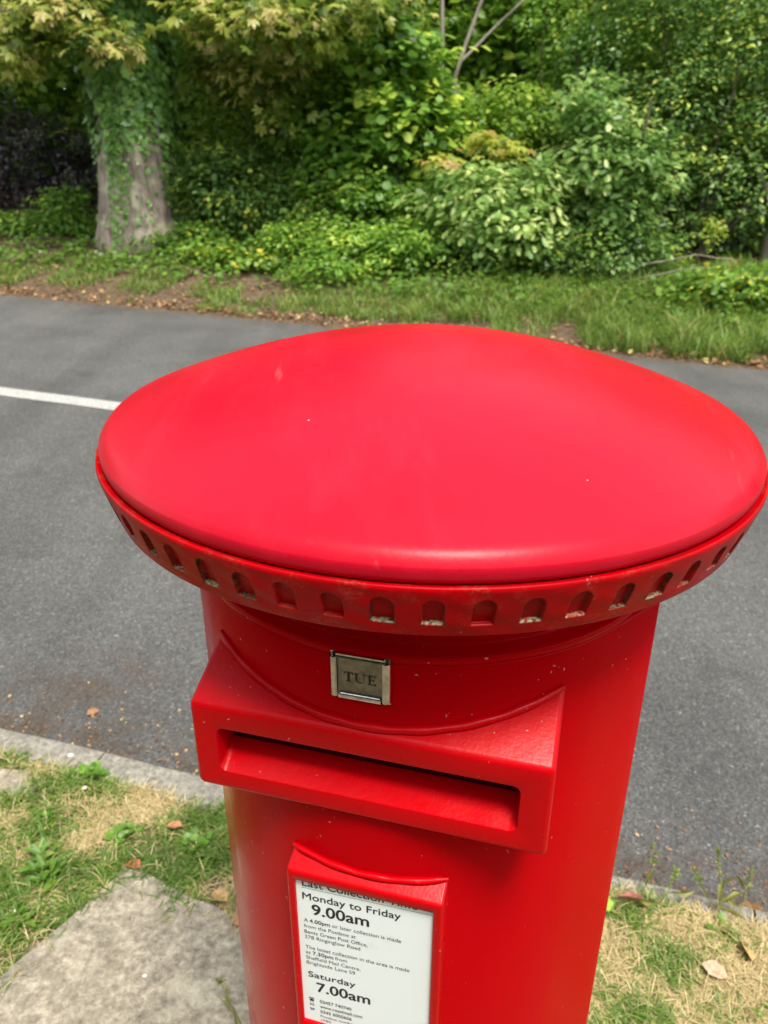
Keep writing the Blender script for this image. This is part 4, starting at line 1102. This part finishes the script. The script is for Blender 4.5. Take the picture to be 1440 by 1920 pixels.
rosette(1.12, 0.530, 12, 0.055, "mid green weed between the small patch of paving and the slab", 55)
rosette(0.70, 0.560, 10, 0.045, "small green weed in the grass near the box", 56, ROUND, ML_MID, "clover_plant")
rosette(-0.70, 0.50, 9, 0.050, "green weed low in the right hand grass", 58)
rosette(-0.62, 0.70, 8, 0.035, "tiny weed under the tall seed stalk at right", 59, ROUND, ML_BRI, "clover_plant")

# single fallen leaves
def fallen(a, b, h, ln, col, az, label, tmpl=OVAL, tilt=(0.15, 0.1), curl=0.0):
    tv, tf = tmpl
    nt = NT("leaf " + label[:24])
    nt.set(Base_Color=nt.mix(nt.mr(nt.noise(70, 5, 0.7), 0.35, 0.65, 0, 1), tuple(c * 0.55 for c in col), tuple(min(1, c * 1.15) for c in col)), Roughness=0.65, Normal=nt.bump(nt.noise(90, 4), 0.6, 0.004))
    m_ = nt.m
    V = tv.copy() * ln
    V[:, 2] += curl * ln * np.sin(np.clip(tv[:, 0], 0, 1) * np.pi)
    k = MB()
    th_ = 0.0006
    pts = [tuple(v) for v in V]; nv = len(pts)
    k.add(pts + [(x, y, z - th_) for x, y, z in pts], [tuple(f) for f in tf[0]] + [tuple(i + nv for i in f[::-1]) for f in tf[0]])
    o = k.build("fallen_leaf", m_, fix=False)
    o.location = Vector([float(v) for v in G(a, b, h)]); o.rotation_euler = (tilt[0], tilt[1], az)
    return tag(o, label, "leaf", "single fallen leaves on the near verge")
fallen(0.80, 0.452, 0.020, 0.055, (0.42, 0.115, 0.055), 2.6, "reddish orange dead leaf at the slab's top corner")
fallen(0.754, 0.589, 0.035, 0.050, (0.40, 0.19, 0.08), 2.9, "orange brown leaf lying in the grass near the slot")
fallen(0.55, 0.425, 0.022, 0.060, (0.46, 0.29, 0.12), 2.4, "tan dead leaf on the slab edge next to the box")
fallen(0.515, 0.378, 0.020, 0.045, (0.45, 0.21, 0.08), 0.4, "small orange leaf on the slab close to the box")
fallen(-0.345, 0.655, 0.035, 0.060, (0.28, 0.42, 0.05), 1.9, "round yellow green leaf on dry grass, tight to the box", ROUND)
fallen(-0.36, 0.705, 0.035, 0.080, (0.50, 0.25, 0.19), -0.2, "long pinkish curled leaf arching over the dry grass", T_oval(0.2, 0.2), (0.2, 0.0), 0.28)
fallen(-0.55, 0.585, 0.030, 0.060, (0.52, 0.36, 0.24), -0.5, "pale tan leaf with ragged tip on the right grass", OVAL)
fallen(-0.665, 0.625, 0.030, 0.065, (0.55, 0.36, 0.14), 1.5, "light orange leaf standing in the grass at the right edge", OVAL, (0.7, 0.2))
fallen(-0.66, 0.86, -0.085, 0.11, (0.20, 0.10, 0.025), -0.3, "curled dark brown leaf lying in the gutter at right", OAK, (0.3, 0.2), 0.3)
fallen(1.36, 1.02, -0.092, 0.05, (0.34, 0.17, 0.08), 0.9, "dry brown leaf on the road by the left kerb")
fallen(0.62, 0.65, 0.03, 0.05, (0.55, 0.45, 0.18), 1.2, "pale yellow leaf beside the box in the left grass")

# little white stones / litter chips
def pebble(a, b, h, rad, label, seed):
    r = np.random.default_rng(seed)
    bm = bmesh.new(); bmesh.ops.create_icosphere(bm, subdivisions=2, radius=1)
    for v in bm.verts:
        f = 1 + 0.22 * math.sin(v.co.x * 4 + seed) * math.cos(v.co.y * 5) ; v.co = Vector((v.co.x * f * rad, v.co.y * 0.7 * f * rad, v.co.z * 0.45 * f * rad))
    me = bpy.data.meshes.new("pebble"); bm.to_mesh(me); bm.free(); me.materials.append(M_WHITE)
    o = bpy.data.objects.new("pebble", me); COL.objects.link(o); o.location = Vector([float(v) for v in G(a, b, h)])
    return tag(o, label, "pebble", "white pebbles on the near verge")
M_WHITE = plain("white stone", (0.62, 0.61, 0.57), 0.8)
pebble(1.215, 0.755, 0.005, 0.009, "white chip lying on top of the kerb stone", 1)
pebble(1.09, 0.642, 0.020, 0.008, "white pebble in the grass near the kerb", 2)
pebble(1.01, 0.258, 0.028, 0.006, "tiny white petal like chip on the weeds at left", 3)
pebble(0.645, 0.21, 0.016, 0.006, "white speck on the concrete slab", 4)

# tall seeding stalks
def stalk(a, b, h, lean, label, seed, col=ML_GRASS):
    r = np.random.default_rng(seed); t = empty("grass_stalk", G(a, b), label, "grass stalk", "single seeding grass stalks")
    k = MB(); P = wander((0, 0, 0), (lean[0], lean[1], h), 9, 0.003, r)
    k.tube(P, list(np.linspace(0.0016, 0.0008, 9)), 5); me = k.build("stem", None, t, smooth=60)
    m2 = bpy.data.materials.get("stalk green") or plain("stalk green", (0.20, 0.24, 0.06), 0.6)
    me.data.materials.append(m2)
    n = 22
    q = 0.66 + 0.34 * r.random(n); base = np.array(P)[np.clip((q * 8).astype(int), 0, 8)] + r.standard_normal((n, 3)) * 0.002
    V, F, nf = leaves(base, r.standard_normal((n, 3)), np.array([0, 0, 1.0]) + 0.5 * r.standard_normal((n, 3)), 0.013 * (0.6 + 0.7 * r.random(n)), NARROW)
    mesh_np("seed_head", V, F, col, t, tone=np.repeat(np.clip(0.72 + 0.1 * r.standard_normal(n), 0, 1), nf))
    for q, ln in ((1, 0.085), (2, 0.07), (4, 0.05)):
        V, F, nf = leaves(np.array(P)[[q]], r.standard_normal((1, 3)), np.array([0, 0, 0.8]) + r.standard_normal((1, 3)), np.array([ln]), T_oval(0.05, 0.25))
        mesh_np("blade", V, F, ML_GRASS, t, tone=np.full(nf, 0.84))
    return t
stalk(-0.43, 0.745, 0.15, (0.02, 0.05), "feathery seed stalk nearest the box on its right side", 61)
stalk(-0.47, 0.735, 0.11, (0.03, 0.03), "shorter stalk right beside the feathery one", 62)
stalk(-0.614, 0.725, 0.21, (-0.03, 0.05), "tallest upright seed stalk right of the box", 63)
stalk(-0.60, 0.760, 0.10, (-0.05, 0.05), "short yellow stalk crossing the kerb behind the tallest", 64)
stalk(-0.66, 0.760, 0.12, (0.04, 0.05), "slanting stalk near the curled gutter leaf", 65)
stalk(0.38, 0.17, 0.15, (-0.06, 0.02), "lone flowering weed stalk on the slab beside the box", 66)
